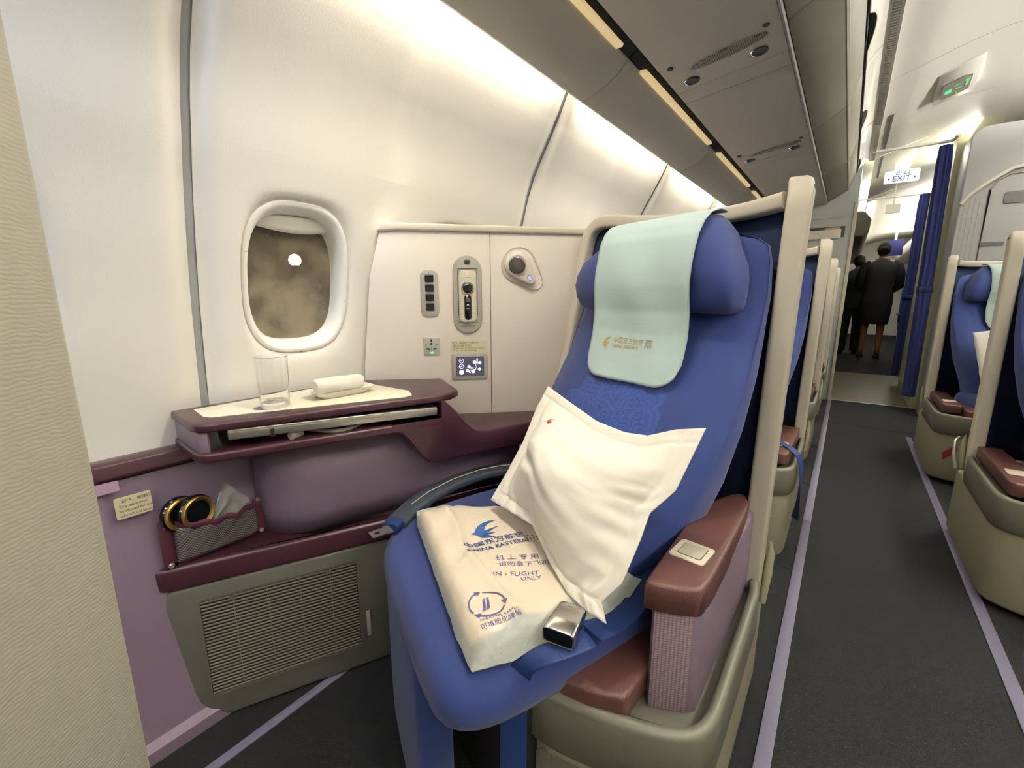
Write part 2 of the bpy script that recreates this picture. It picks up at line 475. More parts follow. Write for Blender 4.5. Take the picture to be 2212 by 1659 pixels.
# dado (lower sidewall)
dado = MB()
dado.loft([[V((-1.045, y, .0)), V((-1.05, y, .05)), V((-1.058, y, .20)), V((-1.068, y, .40)), V((-1.085, y, .60)), V((-1.12, y, .61))] for y in (-3, -.2, .1, .43, .75, 1.2, 2.4, 4.95)], cap=False, closed=False)
struct(dado, 'wall_lower', M['purple'], ang=50)
cap = MB(); cap.prism([(-1.13, -3, .606), (-1.074, -3, .606), (-1.070, -3, .612), (-1.074, -3, .636), (-1.082, -3, .640), (-1.13, -3, .636)], (0, 7.95, 0))
struct(cap, 'trim_8', M['maroon'], bevel=.0015)
struct(MB().prism([(-1.06, -3, 0), (-1.035, -3, 0), (-1.035, -3, .028), (-1.052, -3, .045)], (0, 7.95, 0)), 'baseboard_left', M['purple'])

# light fascia below the bins (outboard)
for i in range(len(SEAM)-1):
    y0, y1 = SEAM[i]+.004, SEAM[i+1]-.004
    t = thing('cove_fascia', (-.73, (y0+y1)/2, 1.6), label='grey curved fascia panel under the window light, %s' % ['far behind the camera', 'behind the camera', 'above the left cabin window', 'nearest full one overhead', 'above the headrest', 'beyond the white post', 'at the far end'][i], cat='fascia panel', group='fascia panels along the window side')
    pr = [(-.765, 1.645), (-.800, 1.618), (-.812, 1.603), (-.811, 1.594), (-.800, 1.590), (-.765, 1.598), (-.72, 1.616), (-.68, 1.640), (-.655, 1.662), (-.646, 1.672), (-.645, 1.69), (-.70, 1.70), (-.74, 1.68)]
    MB().prism([(x, y0, z) for x, z in pr], (0, y1-y0, 0)).build('fascia_shell', M['fascia'], t, bevel=.002, ang=50)
    MB().prism([(x, y0+.09, z) for x, z in ((-.643, 1.667), (-.622, 1.668), (-.618, 1.676), (-.643, 1.68))], (0, y1-y0-.18, 0)).build('light_strip', M['lightstrip'], t, bevel=.002)
    MB().prism([(x, y0, z) for x, z in ((-.645, 1.68), (-.60, 1.70), (-.60, 1.712), (-.645, 1.70))], (0, y1-y0, 0)).build('channel', M['black'], t)

# service panels (PSU)
RLP = 2.2
def psz(x): return 1.681+.13*(x+.604)
k = 0
for y0 in (-2.77, -1.59, -.41, .77, 1.95, 3.13, 4.31):
    y1 = min(y0+1.18, 4.95)
    k += 1
    t = thing('passenger_service_panel', (-.42, (y0+y1)/2, 1.7), label='grey overhead service panel with air grille, %s' % ['far behind the camera', 'well behind the camera', 'directly overhead', 'nearest above the blue seat', 'second one along, above the white post tip', 'third one along', 'last before the bulkhead'][k-1], cat='service panel', group='overhead service panels')
    segs = [(y0+.002, y0+1.07), (y0+1.073, min(y0+1.177, y1))]
    for a, b in segs:
        if b > y1: b = y1
        if a >= b: continue
        MB().prism([(x, a, psz(x)+dz) for x, dz in ((-.600, 0), (-.249, 0), (-.249, .008), (-.600, .008))], (0, b-a, 0)).build('cover', M['psu'], t, bevel=.002)
    yl = y0+1.0
    if yl < 4.9:
        for x, yy in ((-.532, yl+.01), (-.322, yl-.005)):
            m_ = MB(); m_.ringdisc((x, yy, psz(x)-.001), (.026, 0, .003), (0, .026, 0), (0, 0, 1), [(1, -.0005), (1, -.003), (.9, -.003), (.82, .0), (.2, .003)]); m_.build('reading_light', M['darkgrey'], t); area('reading_lamp', (x, yy, psz(x)-.006), (-.05, 0, -1), .05, .05, RLP, (255, 244, 226), spread=math.radians(125))
        m_ = MB(); m_.ringdisc((-.40, yl-.085, psz(-.40)-.0005), (.115, -.012, .014), (0, .026, 0), (0, 0, 1), [(1, 0), (1, -.003), (.97, -.004)]); m_.build('speaker_grille', M['speaker'], t)
        for x, yy in ((-.564, yl-.13), (-.285, yl-.145)): m_ = MB(); m_.ringdisc((x, yy, psz(x)-.0005), (.010, 0, 0), (0, .008, 0), (0, 0, 1), [(1, 0), (.9, -.004)]); m_.build('air_nozzle', M['darkgrey'], t)

# overhead bins
k = 0
for y0 in (-2.76, -1.65, -.54, .57, 1.68, 2.79, 3.90):
    y1 = min(y0+1.106, 4.93)
    k += 1
    t = thing('overhead_bin', (-.3, (y0+y1)/2, 1.75), label='dark grey overhead bin above the aisle edge, %s' % ['far behind the camera', 'behind the camera', 'directly overhead', 'nearest in front of the camera', 'above the near blue seat', 'above the second seat row', 'last before the galley bulkhead'][k-1], cat='overhead bin', group='overhead bins on the window side')
    MB().prism([(x, y0, z) for x, z in ((-.236, 1.737), (-.17, 1.775), (-.112, 1.815), (-.104, 1.824), (-.066, 1.955), (-.066, 2.02), (-.6, 2.02), (-.6, 1.80), (-.24, 1.745))], (0, y1-y0-.003, 0)).build('bin_body', M['bin'], t, bevel=.004, ang=30)
    MB().prism([(x, y0, z) for x, z in ((-.108, 1.816), (-.100, 1.822), (-.100, 1.828), (-.106, 1.826))], (0, y1-y0-.006, 0)).build('edge_strip', M['cream'], t)  # pale strip painted as the highlight along the bin corner
    MB().prism([(x, y0, z) for x, z in ((-.246, 1.722), (-.240, 1.722), (-.238, 1.745), (-.246, 1.745))], (0, y1-y0, 0)).build('rail', M['silver'], t)
    yc = y0+.75
    # scalloped hand grip in the white valance
    v = MB(); N = 40
    def val(u, w_):
        y = y0+(y1-y0)*u; prof = [(-.058, 1.955), (-.050, 1.985), (-.030, 2.02), (-.004, 2.045), (.004, 2.05)]
        f = w_*4; i_ = min(3, int(f)); a_, b_ = prof[i_], prof[i_+1]; x = a_[0]+(b_[0]-a_[0])*(f-i_); z = a_[1]+(b_[1]-a_[1])*(f-i_)
        d = max(0, 1-((y-yc)/.16)**2)
        lift = d*max(0, 1-w_*1.35)
        return V((x+.020*lift, y, z+.045*lift*(1-w_)))
    v.grid(val, N, 12)
    v.build('valance', M['white'], t, solid=.004, ang=60)
struct(MB().box(-.07, -.062, -2.8, 4.93, 1.95, 2.06), 'trim_9', M['black'])
struct(MB().box(-.60, -.05, 4.925, 4.96, 1.60, 2.3), 'trim_10', M['bulk'])

# air outlet grille between valance and ceiling
for k, (y0, y1) in enumerate(((-1.2, .55), (.6, 2.28), (2.36, 4.0))):
    t = thing('air_outlet_grille', (.018, (y0+y1)/2, 2.05), label='white slotted air outlet running along the ceiling edge, %s' % ['behind the camera', 'the nearer long one', 'the farther one beyond the join'][k], cat='air grille', group='ceiling edge air outlets')
    g = MB(); g.box(.003, .006, y0, y1, 2.046, 2.062); g.box(.034, .044, y0, y1, 2.044, 2.062)
    y = y0
    while y < y1:
        g.box(.006, .034, y, y+.010, 2.048, 2.056); y += .024
    g.build('slatted_frame', M['white'], t)
    MB().box(.004, .036, y0, y1, 2.062, 2.064).build('backing', M['black'], t)
struct(MB().box(.002, .044, 2.28, 2.36, 2.045, 2.06).box(.002, .044, 4.0, 5.0, 2.045, 2.06).box(.002, .044, -3, -1.2, 2.045, 2.06).box(.002, .044, .55, .6, 2.045, 2.06), 'trim_11', M['white'], bevel=.002)

# aisle ceiling
def cz(x):
    P = [(.044, 2.050), (.10, 2.075), (.30, 2.152), (.45, 2.192), (.66, 2.216), (1.2, 2.235), (1.35, 2.235), (2.7, 2.0)]
    for (a, b), (c_, d) in zip(P[:-1], P[1:]):
        if x <= c_: 
            t = (x-a)/(c_-a); return b+(d-b)*t
    return 2.0
def czs(x): return (cz(x-.05 if x > .1 else x)+2*cz(x)+cz(x+.05))/4
ce = MB(); CS = [-3, -.5, .75, 2.05, 3.3, 4.22, 5.0, 6.0, 7.0, 8.0, 9.0, 10.5, 12, 14]
xs = [.044, .07, .10, .15, .20, .25, .30, .37, .45, .55, .66, .8, 1.0, 1.2, 1.35, 1.8, 2.7]
for a, b in zip(CS[:-1], CS[1:]):
    ce.loft([[V((x, y, czs(x) + (.004 if y in (a, b) else 0))) for x in xs] for y in (a+.0015, a+.006, b-.006, b-.0015)], cap=False, closed=False)
struct(ce, 'ceiling', M['ceil'], ang=50)
struct(MB().box(-3, 2.7, -3, 14, 2.27, 2.3), 'ceiling_crown', M['ceil'])
# dark hinge slots on the ceiling edge
sl = MB()
for y in (4.35, 5.45):
    sl.prism([(.085, y-.42, czs(.085)-.004), (.098, y-.42, czs(.098)-.004), (.098, y+.42, czs(.098)-.004), (.085, y+.42, czs(.085)-.004)], (0, 0, -.004))
struct(sl, 'trim_12', M['darkgrey'])

# right-hand far side and ends
struct(MB().box(2.6, 2.7, -3, 14, 0, 2.3), 'wall_right', M['wall'])
struct(MB().box(-1.3, 2.7, -3.05, -3, 0, 2.3), 'wall_front', M['closet'])
struct(MB().box(-1.3, 2.7, 13.9, 14, 0, 2.3), 'wall_back', M['ceil'])

exec_parts = []

# ------------------------------------------------------------------ signs on the ceiling
t = thing('lavatory_sign', (.33, 3.95, 2.15), label='white wedge sign on the ceiling with faint green symbols', cat='sign')
def czp(x, y, dz=0): return (x, y, czs(x)+dz)
A, B_, Cc, D = V(czp(.265, 3.62, -.004)), V(czp(.43, 3.55, -.004)), V((.455, 4.02, 2.150)), V((.288, 4.08, 2.118))
nrm = (B_-A).cross(D-A).normalized()
if nrm.z > 0: nrm = -nrm
MB().prism([A, B_, Cc, D], -nrm*.03).build('housing', M['white'], t, bevel=.003)
def sp(u, v, h=.001): return A*(1-u)*(1-v)+B_*u*(1-v)+D*(1-u)*v+Cc*u*v + nrm*h
ex, ey = (sp(1, .5)-sp(0, .5)).normalized(), (sp(.5, 0)-sp(.5, 1)).normalized()
MB().rr(sp(.5, .62), ex, ey, .125, .22, .02, nrm, .0005, .0012).build('face_panel', M['greyplastic'], t)
m_ = MB(); m_.rr(sp(.32, .66), ex, ey, .030, .05, .010, nrm, .0015, .002); m_.build('symbol', M['led_green'], t, label='bright green lit figure')
m_ = MB(); m_.rr(sp(.55, .66), ex, ey, .034, .014, .003, nrm, .0015, .002).rr(sp(.54, .80), ex, ey, .006, .04, .002, nrm, .0015, .002).rr(sp(.52, .55), ex, ey, .03, .012, .003, nrm, .0015, .002)
m_.disc(sp(.75, .52), ex*.012, ey*.02, nrm, .002).rr(sp(.75, .62), ex, ey, .012, .06, .004, nrm, .0015, .002)
m_.build('symbol', M['led_dim'], t, label='dim green lit symbols')

t = thing('exit_sign', (.26, 5.5, 1.99), label='pale blue lit exit sign hanging over the aisle between curtain rails', cat='exit sign')
MB().rr((.257, 5.512, 1.991), (1, 0, .004), (0, 0, 1), .242, .104, .012, (0, 1, 0), -.012, .012).build('housing', M['exit'], t, bevel=.002)
m_ = MB(); m_.text('EXIT', (.257, 5.498, 1.953), (1, 0, 0), (0, 0, 1), .062, bold=.008)
m_.text('出 口', (.262, 5.498, 2.006), (1, 0, 0), (0, 0, 1), .044, bold=.018)
m_.add([(.158, 5.498, 1.974), (.174, 5.498, 1.988), (.174, 5.498, 1.960)], [(0, 1, 2)]); m_.add([(.356, 5.498, 1.974), (.340, 5.498, 1.988), (.340, 5.498, 1.960)], [(0, 1, 2)])
m_.build('lettering', M['exitink'], t, smooth=False)
MB().box(.20, .30, 5.515, 5.53, 2.04, 2.16).build('hanger', M['white'], t)
t = thing('notice_card', (.25, 6.41, 1.80), label='small blank white card hanging below the second curtain rail', cat='card')
MB().box(.21, .33, 6.4, 6.42, 1.80, 1.89).build('card', M['white'], t)
MB().box(.265, .275, 6.405, 6.415, 1.89, 2.16).build('hanger', M['white'], t)

# ------------------------------------------------------------------ bulkheads, galley, monument
t = thing('bulkhead_partition', (-.5, 4.95, 0), label='pale blue-grey bulkhead wall at the end of the window-side seats', cat='partition wall')
mb = MB()
mb.prism([(x, 4.93, z) for x, z in ((-1.15, 0), (-.035, 0), (-.035, 1.62), (-.06, 1.93), (-.24, 1.73), (-.62, 1.69), (-.80, 1.62), (-.95, 1.45), (-1.09, 1.1), (-1.12, .6))], (0, .05, 0)).build('panel', M['bulk'], t, bevel=.004)
MB().box(-.048, -.022, 4.915, 5.0, 0, 1.72).build('edge_trim', M['cream'], t, bevel=.004)
m_ = MB(); m_.box(-.40, -.09, 4.922, 4.935, 1.44, 1.53); m_.build('recess', M['darkgrey'], t)
m_ = MB(); m_.box(-.385, -.115, 4.902, 4.912, 1.43, 1.505); m_.build('rack_front', M['white'], t, bevel=.002)
tag(MB().box(-.235, -.125, 4.912, 4.920, 1.47, 1.522).build('leaflet', mat('orange_leaflet', (200, 160, 90), .5)), 'orange leaflet in the literature rack on the bulkhead', 'leaflet')
struct(MB().box(-.06, -.03, 5.0, 6.5, 0, 2.06), 'wall_galley_left', M['bulk'])
struct(MB().box(-1.15, -.06, 6.45, 6.5, 0, 2.2), 'wall_galley_back', M['bulk'])

t = thing('curtain_rail', (.25, 4.7, 2.05), label='white curtain rail crossing the aisle, nearer one bending to the closet', cat='curtain rail', group='curtain rails')
MB().tube([(.02, 4.72, 2.045), (.40, 4.72, 2.045), (.455, 4.72, 2.045), (.478, 4.70, 2.045), (.484, 4.60, 2.045), (.484, 4.56, 2.045)], .011, 8).build('rail', M['white'], t)
t = thing('curtain_rail', (.25, 6.3, 1.95), label='thin curtain rail crossing the corridor below the lit sign, farther one', cat='curtain rail', group='curtain rails')
MB().tube([(-.03, 6.3, 1.945), (.60, 6.3, 1.945)], .008, 8).build('rail', M['white'], t)

def curtain(name, x0, x1, xb0, xb1, y, z0, z1, label, folds=4, amp=.03):
    t = thing(name, ((x0+x1)/2, y, z0), label=label, cat='curtain', group='navy curtains by the galley')
    mb = MB()
    def fn(u, v):
        th = 2*PI*u; a = math.cos(th); b = math.sin(th)
        c0 = (x0+x1)/2+((xb0+xb1)/2-(x0+x1)/2)*v; hw = ((x1-x0)/2+((xb1-xb0)/2-(x1-x0)/2)*v)
        r = 1+.16*math.sin(th*folds*2+v*1.2)+.05*math.sin(th*folds*5)
        if v < .03: r *= .85
        return V((c0+a*hw*r, y+b*.055*r, z1+(z0-z1)*v))
    mb.loft([[fn(i/64, j/16) for i in range(64)] for j in range(17)])
    mb.build('cloth', M['curtain'], t, ang=80)
    tie = MB(); h = .55
    tie.loft([[fn(i/40, h+dv) + V((math.cos(2*PI*i/40)*.006, math.sin(2*PI*i/40)*.006, 0)) for i in range(40)] for dv in (-.012, .012)], cap=False)
    tie.build('tie', M['webbing'], t, solid=.004)
curtain('curtain', .412, .492, .452, .525, 4.78, .14, 2.03, 'long navy curtain bunched against the closet, nearer and wider one')
curtain('curtain', .455, .555, .475, .585, 6.22, .10, 1.93, 'navy curtain bunched beyond the pale yellow galley panel, farther one')

t = thing('galley_partition', (.58, 5.5, 0), label='pale yellow galley side panel with a small latch between the two curtains', cat='partition wall')
MB().box(.525, .60, 4.95, 6.12, 0, 2.14).build('panel', M['jamb'], t, bevel=.006)
m_ = MB(); m_.box(.505, .527, 5.75, 5.83, .93, .95); m_.box(.505, .527, 5.55, 5.7, 1.56, 1.585); m_.build('latch', M['silver'], t, bevel=.002)
MB().box(.515, .527, 5.0, 6.1, .10, .115).build('kick_strip', M['silver'], t)

t = thing('closet', (1.0, 4.7, 0), label='tall light grey closet with raised swooping moulding behind the right-hand seats', cat='closet')
mb = MB()
mb.prism([(x, 4.60, z) for x, z in ((.560, 0), (.560, 2.02), (.572, 2.055), (.61, 2.080), (.66, 2.085), (1.7, 2.085), (1.7, 0))], (0, .36, 0)).build('body', M['closet'], t, bevel=.008, seg=3)
m_ = MB(); m_.tube([(.566, 4.597, 1.58), (.60, 4.594, 1.635), (.66, 4.592, 1.69), (.73, 4.592, 1.745), (.79, 4.592, 1.785), (.86, 4.592, 1.80), (1.5, 4.592, 1.80)], .013, 8)
m_.build('moulding', M['white'], t)
m_ = MB(); m_.tube([(.70, 4.596, .2), (.70, 4.596, 1.66), (.73, 4.596, 1.72), (.79, 4.596, 1.755), (1.5, 4.596, 1.755)], .006, 6); m_.build('door_edge', M['greyplastic'], t)
m_ = MB()
for x in (.585, .61, .635, .66, .70): m_.box(x-.0015, x+.0015, 4.5975, 4.601, .9, 1.62)
m_.build('groove', M['greyplastic'], t)
m_ = MB(); m_.rr((.855, 4.597, 1.60), (1, 0, 0), (0, 0, 1), .16, .075, .012, (0, -1, 0), 0, .004); m_.build('door_handle', M['darkgrey'], t)
m_ = MB(); m_.rr((.76, 4.597, 1.30), (1, 0, 0), (0, 0, 1), .12, .025, .012, (0, -1, 0), 0, .004); m_.build('vent', M['darkgrey'], t)  # dark strip painted for the shading on the closet door

# ------------------------------------------------------------------ rear cabin
t = thing('rear_bin', (-.4, 9, 1.7), label='dark rounded bin end in the rear cabin, beside the two standing people', cat='overhead bin')
MB().prism([(x, 7.2, z) for x, z in ((-1.1, 1.62), (-.25, 1.62), (.06, 1.66), (.11, 1.72), (.12, 1.86), (.04, 1.96), (-1.1, 2.05))], (0, 6, 0)).build('bin_body', M['bin'], t, bevel=.02, seg=3)
t = thing('rear_bin', (1.2, 9, 1.7), label='white curved bin in the rear cabin, partly behind the far curtain', cat='overhead bin')
MB().prism([(x, 7.2, z) for x, z in ((1.6, 1.55), (.85, 1.60), (.72, 1.68), (.72, 1.80), (.82, 1.97), (1.0, 2.08), (1.6, 2.1))], (0, 6, 0)).build('bin_body', M['white'], t, bevel=.02, seg=3)
t = thing('hanging_panel', (.54, 10.4, 1.62), label='deep blue square panel hanging in the rear cabin, right of the standing heads', cat='panel')
MB().box(.44, .66, 10.4, 10.45, 1.62, 1.88).build('board', mat('deep_blue_panel', (26, 28, 104), .6), t, bevel=.004)
MB().box(.53, .56, 10.41, 10.44, 1.88, 2.22).build('hanger', M['white'], t)
def econ_seat(x, y, label):
    t = thing('economy_seat', (x, y, 0), label=label, cat='seat', group='economy seats in the rear cabin')
    b = MB(); b.loft([superring((x, y+.10*i/5, .45+.68*i/5), (1, 0, 0), (0, 1, 0), .21-.03*(i == 5), .05, 4, 24) for i in range(6)]); b.build('backrest', M['econ'], t)
    c = MB(); c.loft([superring((x, y-.24, z), (1, 0, 0), (0, 1, 0), .21, .25, 5, 24) for z in (.34, .36, .44, .46)]); c.build('cushion', M['econ'], t)
    m_ = MB(); m_.rr((x, y+.06, 1.06), (1, 0, 0), (0, .1, 1), .24, .16, .02, (0, -1, 0), .0, .012); m_.build('headrest_cloth', M['linen'], t)
    for s in (-1, 1):
        a = MB(); a.box(x+s*.22-.02, x+s*.22+.02, y-.42, y+.02, .58, .62); a.build('armrest', M['darkgrey'], t, bevel=.006)
        a = MB(); a.box(x+s*.17-.015, x+s*.17+.015, y-.30, y, 0, .36); a.build('leg', M['greyplastic'], t)
    return t
for k, y in enumerate((7.6, 8.4, 9.2, 10.0, 10.8)):
    econ_seat(.98, y, 'rear-cabin economy seat right of the aisle, %s row from the galley' % ['first', 'second', 'third', 'fourth', 'fifth'][k])
    econ_seat(-.42, y, 'rear-cabin economy seat left of the aisle, %s row from the galley' % ['first', 'second', 'third', 'fourth', 'fifth'][k])

def skin_body(parent, name, pts, edges, radii, m, root=0, sub=2):
    me = bpy.data.meshes.new(name); inv = WM[parent].inverted()
    me.from_pydata([tuple(inv @ V(p)) for p in pts], edges, []); me.materials.append(m)
    o = bpy.data.objects.new(name, me); link(o, parent)
    md = o.modifiers.new('skin', 'SKIN'); md.use_smooth_shade = True
    for i, r in enumerate(radii):
        me.skin_vertices[0].data[i].radius = r if isinstance(r, tuple) else (r, r)
        me.skin_vertices[0].data[i].use_root = (i == root)
    s = o.modifiers.new('ss', 'SUBSURF'); s.levels = sub; s.render_levels = sub
    return o
def person(x, y, h, label, skirt, top, legm, lean=.0, bun=True):
    t = thing('person', (x, y, 0), label=label, cat='person')
    s = h/1.70
    def p(a, b, c): return (x+a*s+lean*c*s/1.7, y+b*s, c*s)
    # body: pelvis, waist, chest, neck, head, arms bent forward (facing away), legs
    P = [p(0, 0, .92), p(0, 0, 1.08), p(0, .01, 1.26), p(0, .01, 1.40), p(0, .02, 1.47), p(0, .03, 1.55),
         p(-.17, .01, 1.38), p(-.22, .03, 1.10), p(-.15, .22, 1.02), p(-.10, .30, 1.04),
         p(.17, .01, 1.38), p(.22, .03, 1.10), p(.15, .22, 1.02), p(.10, .30, 1.04),
         p(-.09, 0, .86), p(-.095, .01, .48), p(-.10, -.01, .10), p(-.10, .10, .04),
         p(.09, 0, .86), p(.095, .01, .48), p(.10, -.01, .10), p(.10, .10, .04)]
    Ed = [(0, 1), (1, 2), (2, 3), (3, 4), (4, 5), (3, 6), (6, 7), (7, 8), (8, 9), (3, 10), (10, 11), (11, 12), (12, 13), (0, 14), (14, 15), (15, 16), (16, 17), (0, 18), (18, 19), (19, 20), (20, 21)]
    R = [.11, .10, .125, .09, .048, .05, .055, .042, .034, .028, .055, .042, .034, .028, .085, .052, .034, .03, .085, .052, .034, .03]
    skin_body(t, 'body', P, Ed, [r*s for r in R], legm)
    hd = MB(); c = V(p(0, .035, 1.60))
    hd.loft([[c + V((math.cos(2*PI*k/20)*math.sin(a)*.074*s, math.sin(2*PI*k/20)*math.sin(a)*.092*s, math.cos(a)*.108*s)) for k in range(20)] for a in [i*PI/10+.02 for i in range(11)]])
    hd.build('head', M['skin'], t)
    for sx in (-1, 1):
        e = MB(); e.loft([[c + V((sx*.074*s+math.cos(q)*.008, math.sin(q)*.016-.01, z)) for q in [k*PI/4 for k in range(8)]] for z in (-.02, 0, .02)]); e.build('ear', M['skin'], t)
    hr = MB(); c2 = c + V((0, -.022*s, .010*s))
    hr.loft([[c2 + V((math.cos(2*PI*k/24)*math.sin(a)*.082*s, math.sin(2*PI*k/24)*math.sin(a)*.098*s - (.0 if a < 1.6 else .02), math.cos(a)*.100*s)) for k in range(24)] for a in [i*2.45/10+.02 for i in range(11)]])
    if bun:
        c3 = c2 + V((0, -.10*s, -.0))
        hr.loft([[c3 + V((math.cos(2*PI*k/16)*math.sin(a)*.038, math.sin(2*PI*k/16)*math.sin(a)*.036, math.cos(a)*.036)) for k in range(16)] for a in [i*PI/8+.02 for i in range(9)]])
    hr.build('hair', M['hair'], t)
    jk = MB(); 
    for z, hw, hd_ in ((.80, .195, .13), (.95, .185, .125), (1.08, .16, .11), (1.22, .18, .12), (1.34, .20, .12), (1.42, .16, .09), (1.46, .07, .065)):
        jk.v += [] 
    rings = [superring(p(0, .01, z), (1, 0, 0), (0, 1, 0), hw*s, hd_*s, 2.6, 28) for z, hw, hd_ in ((.80, .195, .13), (.95, .185, .125), (1.08, .165, .11), (1.22, .185, .12), (1.34, .205, .12), (1.40, .185, .10), (1.44, .11, .08), (1.475, .062, .06))]
    jk.loft(rings)
    for sx in (-1, 1):
        q = [V(p(sx*.12, .01, 1.405)), V(p(sx*.185, .01, 1.36)), V(p(sx*.218, .01, 1.24)), V(p(sx*.235, .04, 1.08)), V(p(sx*.18, .17, 1.03)), V(p(sx*.14, .24, 1.03))]
        jk.tube(q, [.062*s, .074*s, .068*s, .060*s, .052*s, .046*s], 14, up=(sx, .2, 0))
    jk.build('jacket', top, t, ang=70)
    sk = MB()
    if skirt:
        sk.loft([superring(p(0, .0, z), (1, 0, 0), (0, 1, 0), hw*s, hd_*s, 2.6, 28) for z, hw, hd_ in ((.52, .175, .12), (.70, .19, .13), (.84, .19, .13))]); sk.build('skirt', top, t)
    else:
        for sx in (-1, 1):
            sk.tube([V(p(sx*.09, 0, .88)), V(p(sx*.095, .01, .5)), V(p(sx*.10, 0, .06))], [.105*s, .08*s, .07*s], 16, up=(0, 1, 0))
        sk.build('trousers', top, t)
    sh = MB()
    for sx in (-1, 1):
        sh.loft([superring(p(sx*.10, .04, z), (1, 0, 0), (0, 1, 0), .042*s*q, .11*s*q, 2.6, 18) for z, q in ((0.0, .95), (.02, 1), (.05, .85), (.075, .5))])
    sh.build('shoes', M['suit'], t)
    return t
person(.345, 8.72, 1.70, 'person with a dark bun in black jacket and skirt standing far down the aisle', True, M['suit'], M['leg'])
person(.08, 9.15, 1.56, 'person in a charcoal suit half hidden behind the one in the black skirt', False, M['suitgrey'], M['skin'], bun=False)

# ------------------------------------------------------------------ business seats
RS = math.radians(-20.37)
SO = V((-.37, 1.10, 0))
SL, SF = V((.9375, -.348, 0)), V((-.348, -.9375, 0))     # seat right, seat forward
def S(a, b, z): return SO + SL*a + SF*b + V((0, 0, z))

def embroidered():
    m = mat('embroidered_blue_fabric', (25, 46, 108), .75, bump=(900, .35), sheen=.15)
    nt = m.node_tree; b = nt.nodes['Principled BSDF']
    tc = nt.nodes.new('ShaderNodeTexCoord')
    def node(t): return nt.nodes.new(t)
    nz = node('ShaderNodeTexNoise'); nz.inputs['Scale'].default_value = 26; nz.inputs['Detail'].default_value = 3
    nt.links.new(tc.outputs['Object'], nz.inputs['Vector'])
    ad = node('ShaderNodeVectorMath'); ad.operation = 'MULTIPLY_ADD'
    nt.links.new(nz.outputs['Color'], ad.inputs[0]); ad.inputs[1].default_value = (.035, .035, .035)
    nt.links.new(tc.outputs['Object'], ad.inputs[2])
    out = None; relief = None
    # seat-local centres (x, z) of the woven blossoms
    for cx, cz_, r in ((.058, .770, .062), (-.015, .700, .055), (.130, .715, .058), (.068, .665, .052), (.140, .640, .030)):
        sp_ = node('ShaderNodeSeparateXYZ'); nt.links.new(ad.outputs[0], sp_.inputs[0])
        def mth(op, a, b_=None):
            n_ = node('ShaderNodeMath'); n_.operation = op
            for i_, v_ in enumerate((a, b_)):
                if v_ is None: continue
                if isinstance(v_, (int, float)): n_.inputs[i_].default_value = v_
                else: nt.links.new(v_, n_.inputs[i_])
            return n_.outputs[0]
        dx = mth('SUBTRACT', sp_.outputs[0], cx+.0175); dz = mth('SUBTRACT', sp_.outputs[2], cz_+.0175)
        rad = mth('SQRT', mth('ADD', mth('MULTIPLY', dx, dx), mth('MULTIPLY', dz, dz)))
        ang = mth('ARCTAN2', dz, dx)
        pet = mth('MULTIPLY', mth('SINE', mth('MULTIPLY', ang, 6.0)), .006)
        mask = mth('LESS_THAN', mth('ADD', rad, pet), r)
        wv = mth('SINE', mth('MULTIPLY', mth('ADD', rad, pet), 520.0))
        q = mth('MULTIPLY', mask, mth('MULTIPLY_ADD' if False else 'ADD', mth('MULTIPLY', wv, .35), .65))
        out = q if out is None else mth('MAXIMUM', out, q)
    mx = node('ShaderNodeMix'); mx.data_type = 'RGBA'
    mx.inputs[6].default_value = lin((25, 46, 108)) + (1,); mx.inputs[7].default_value = lin((36, 68, 142)) + (1,)
    nt.links.new(out, mx.inputs[0]); nt.links.new(mx.outputs[2], b.inputs['Base Color'])
    bp = node('ShaderNodeBump'); bp.inputs['Strength'].default_value = .5; bp.inputs['Distance'].default_value = .0015
    nt.links.new(out, bp.inputs['Height'])
    old = b.inputs['Normal'].links[0].from_node
    nt.links.new(old.outputs[0], bp.inputs['Normal']); nt.links.new(bp.outputs[0], b.inputs['Normal'])
    return m
M['embroid'] = embroidered()

def interp(tab, z):
    for a, b in zip(tab[:-1], tab[1:]):
        if (a[0] <= z <= b[0]) or (a[0] >= z >= b[0]):
            t = (z-a[0])/(b[0]-a[0]); return [p+(q-p)*t for p, q in zip(a, b)]
    return list(tab[0] if abs(z-tab[0][0]) < abs(z-tab[-1][0]) else tab[-1])

# backrest: (z, front depth, back depth, left, right)
BK = [(.42, .385, .16, -.205, .262), (.50, .350, .14, -.21, .275), (.60, .290, .10, -.213, .292), (.72, .215, .06, -.213, .298),
      (.82, .150, .03, -.213, .292), (.90, .100, .02, -.210, .285), (.95, .078, .01, -.200, .282), (1.02, .060, .01, -.185, .275), (1.07, .045, .01, -.16, .255)]
def back_front(a, z):
    """front face depth of the backrest at lateral a and height z"""
    _, df, db, xl, xr = interp(BK, z); xc = (xl+xr)/2; hw = (xr-xl)/2
    u = (a-xc)/hw
    return df - .03*abs(u)**3

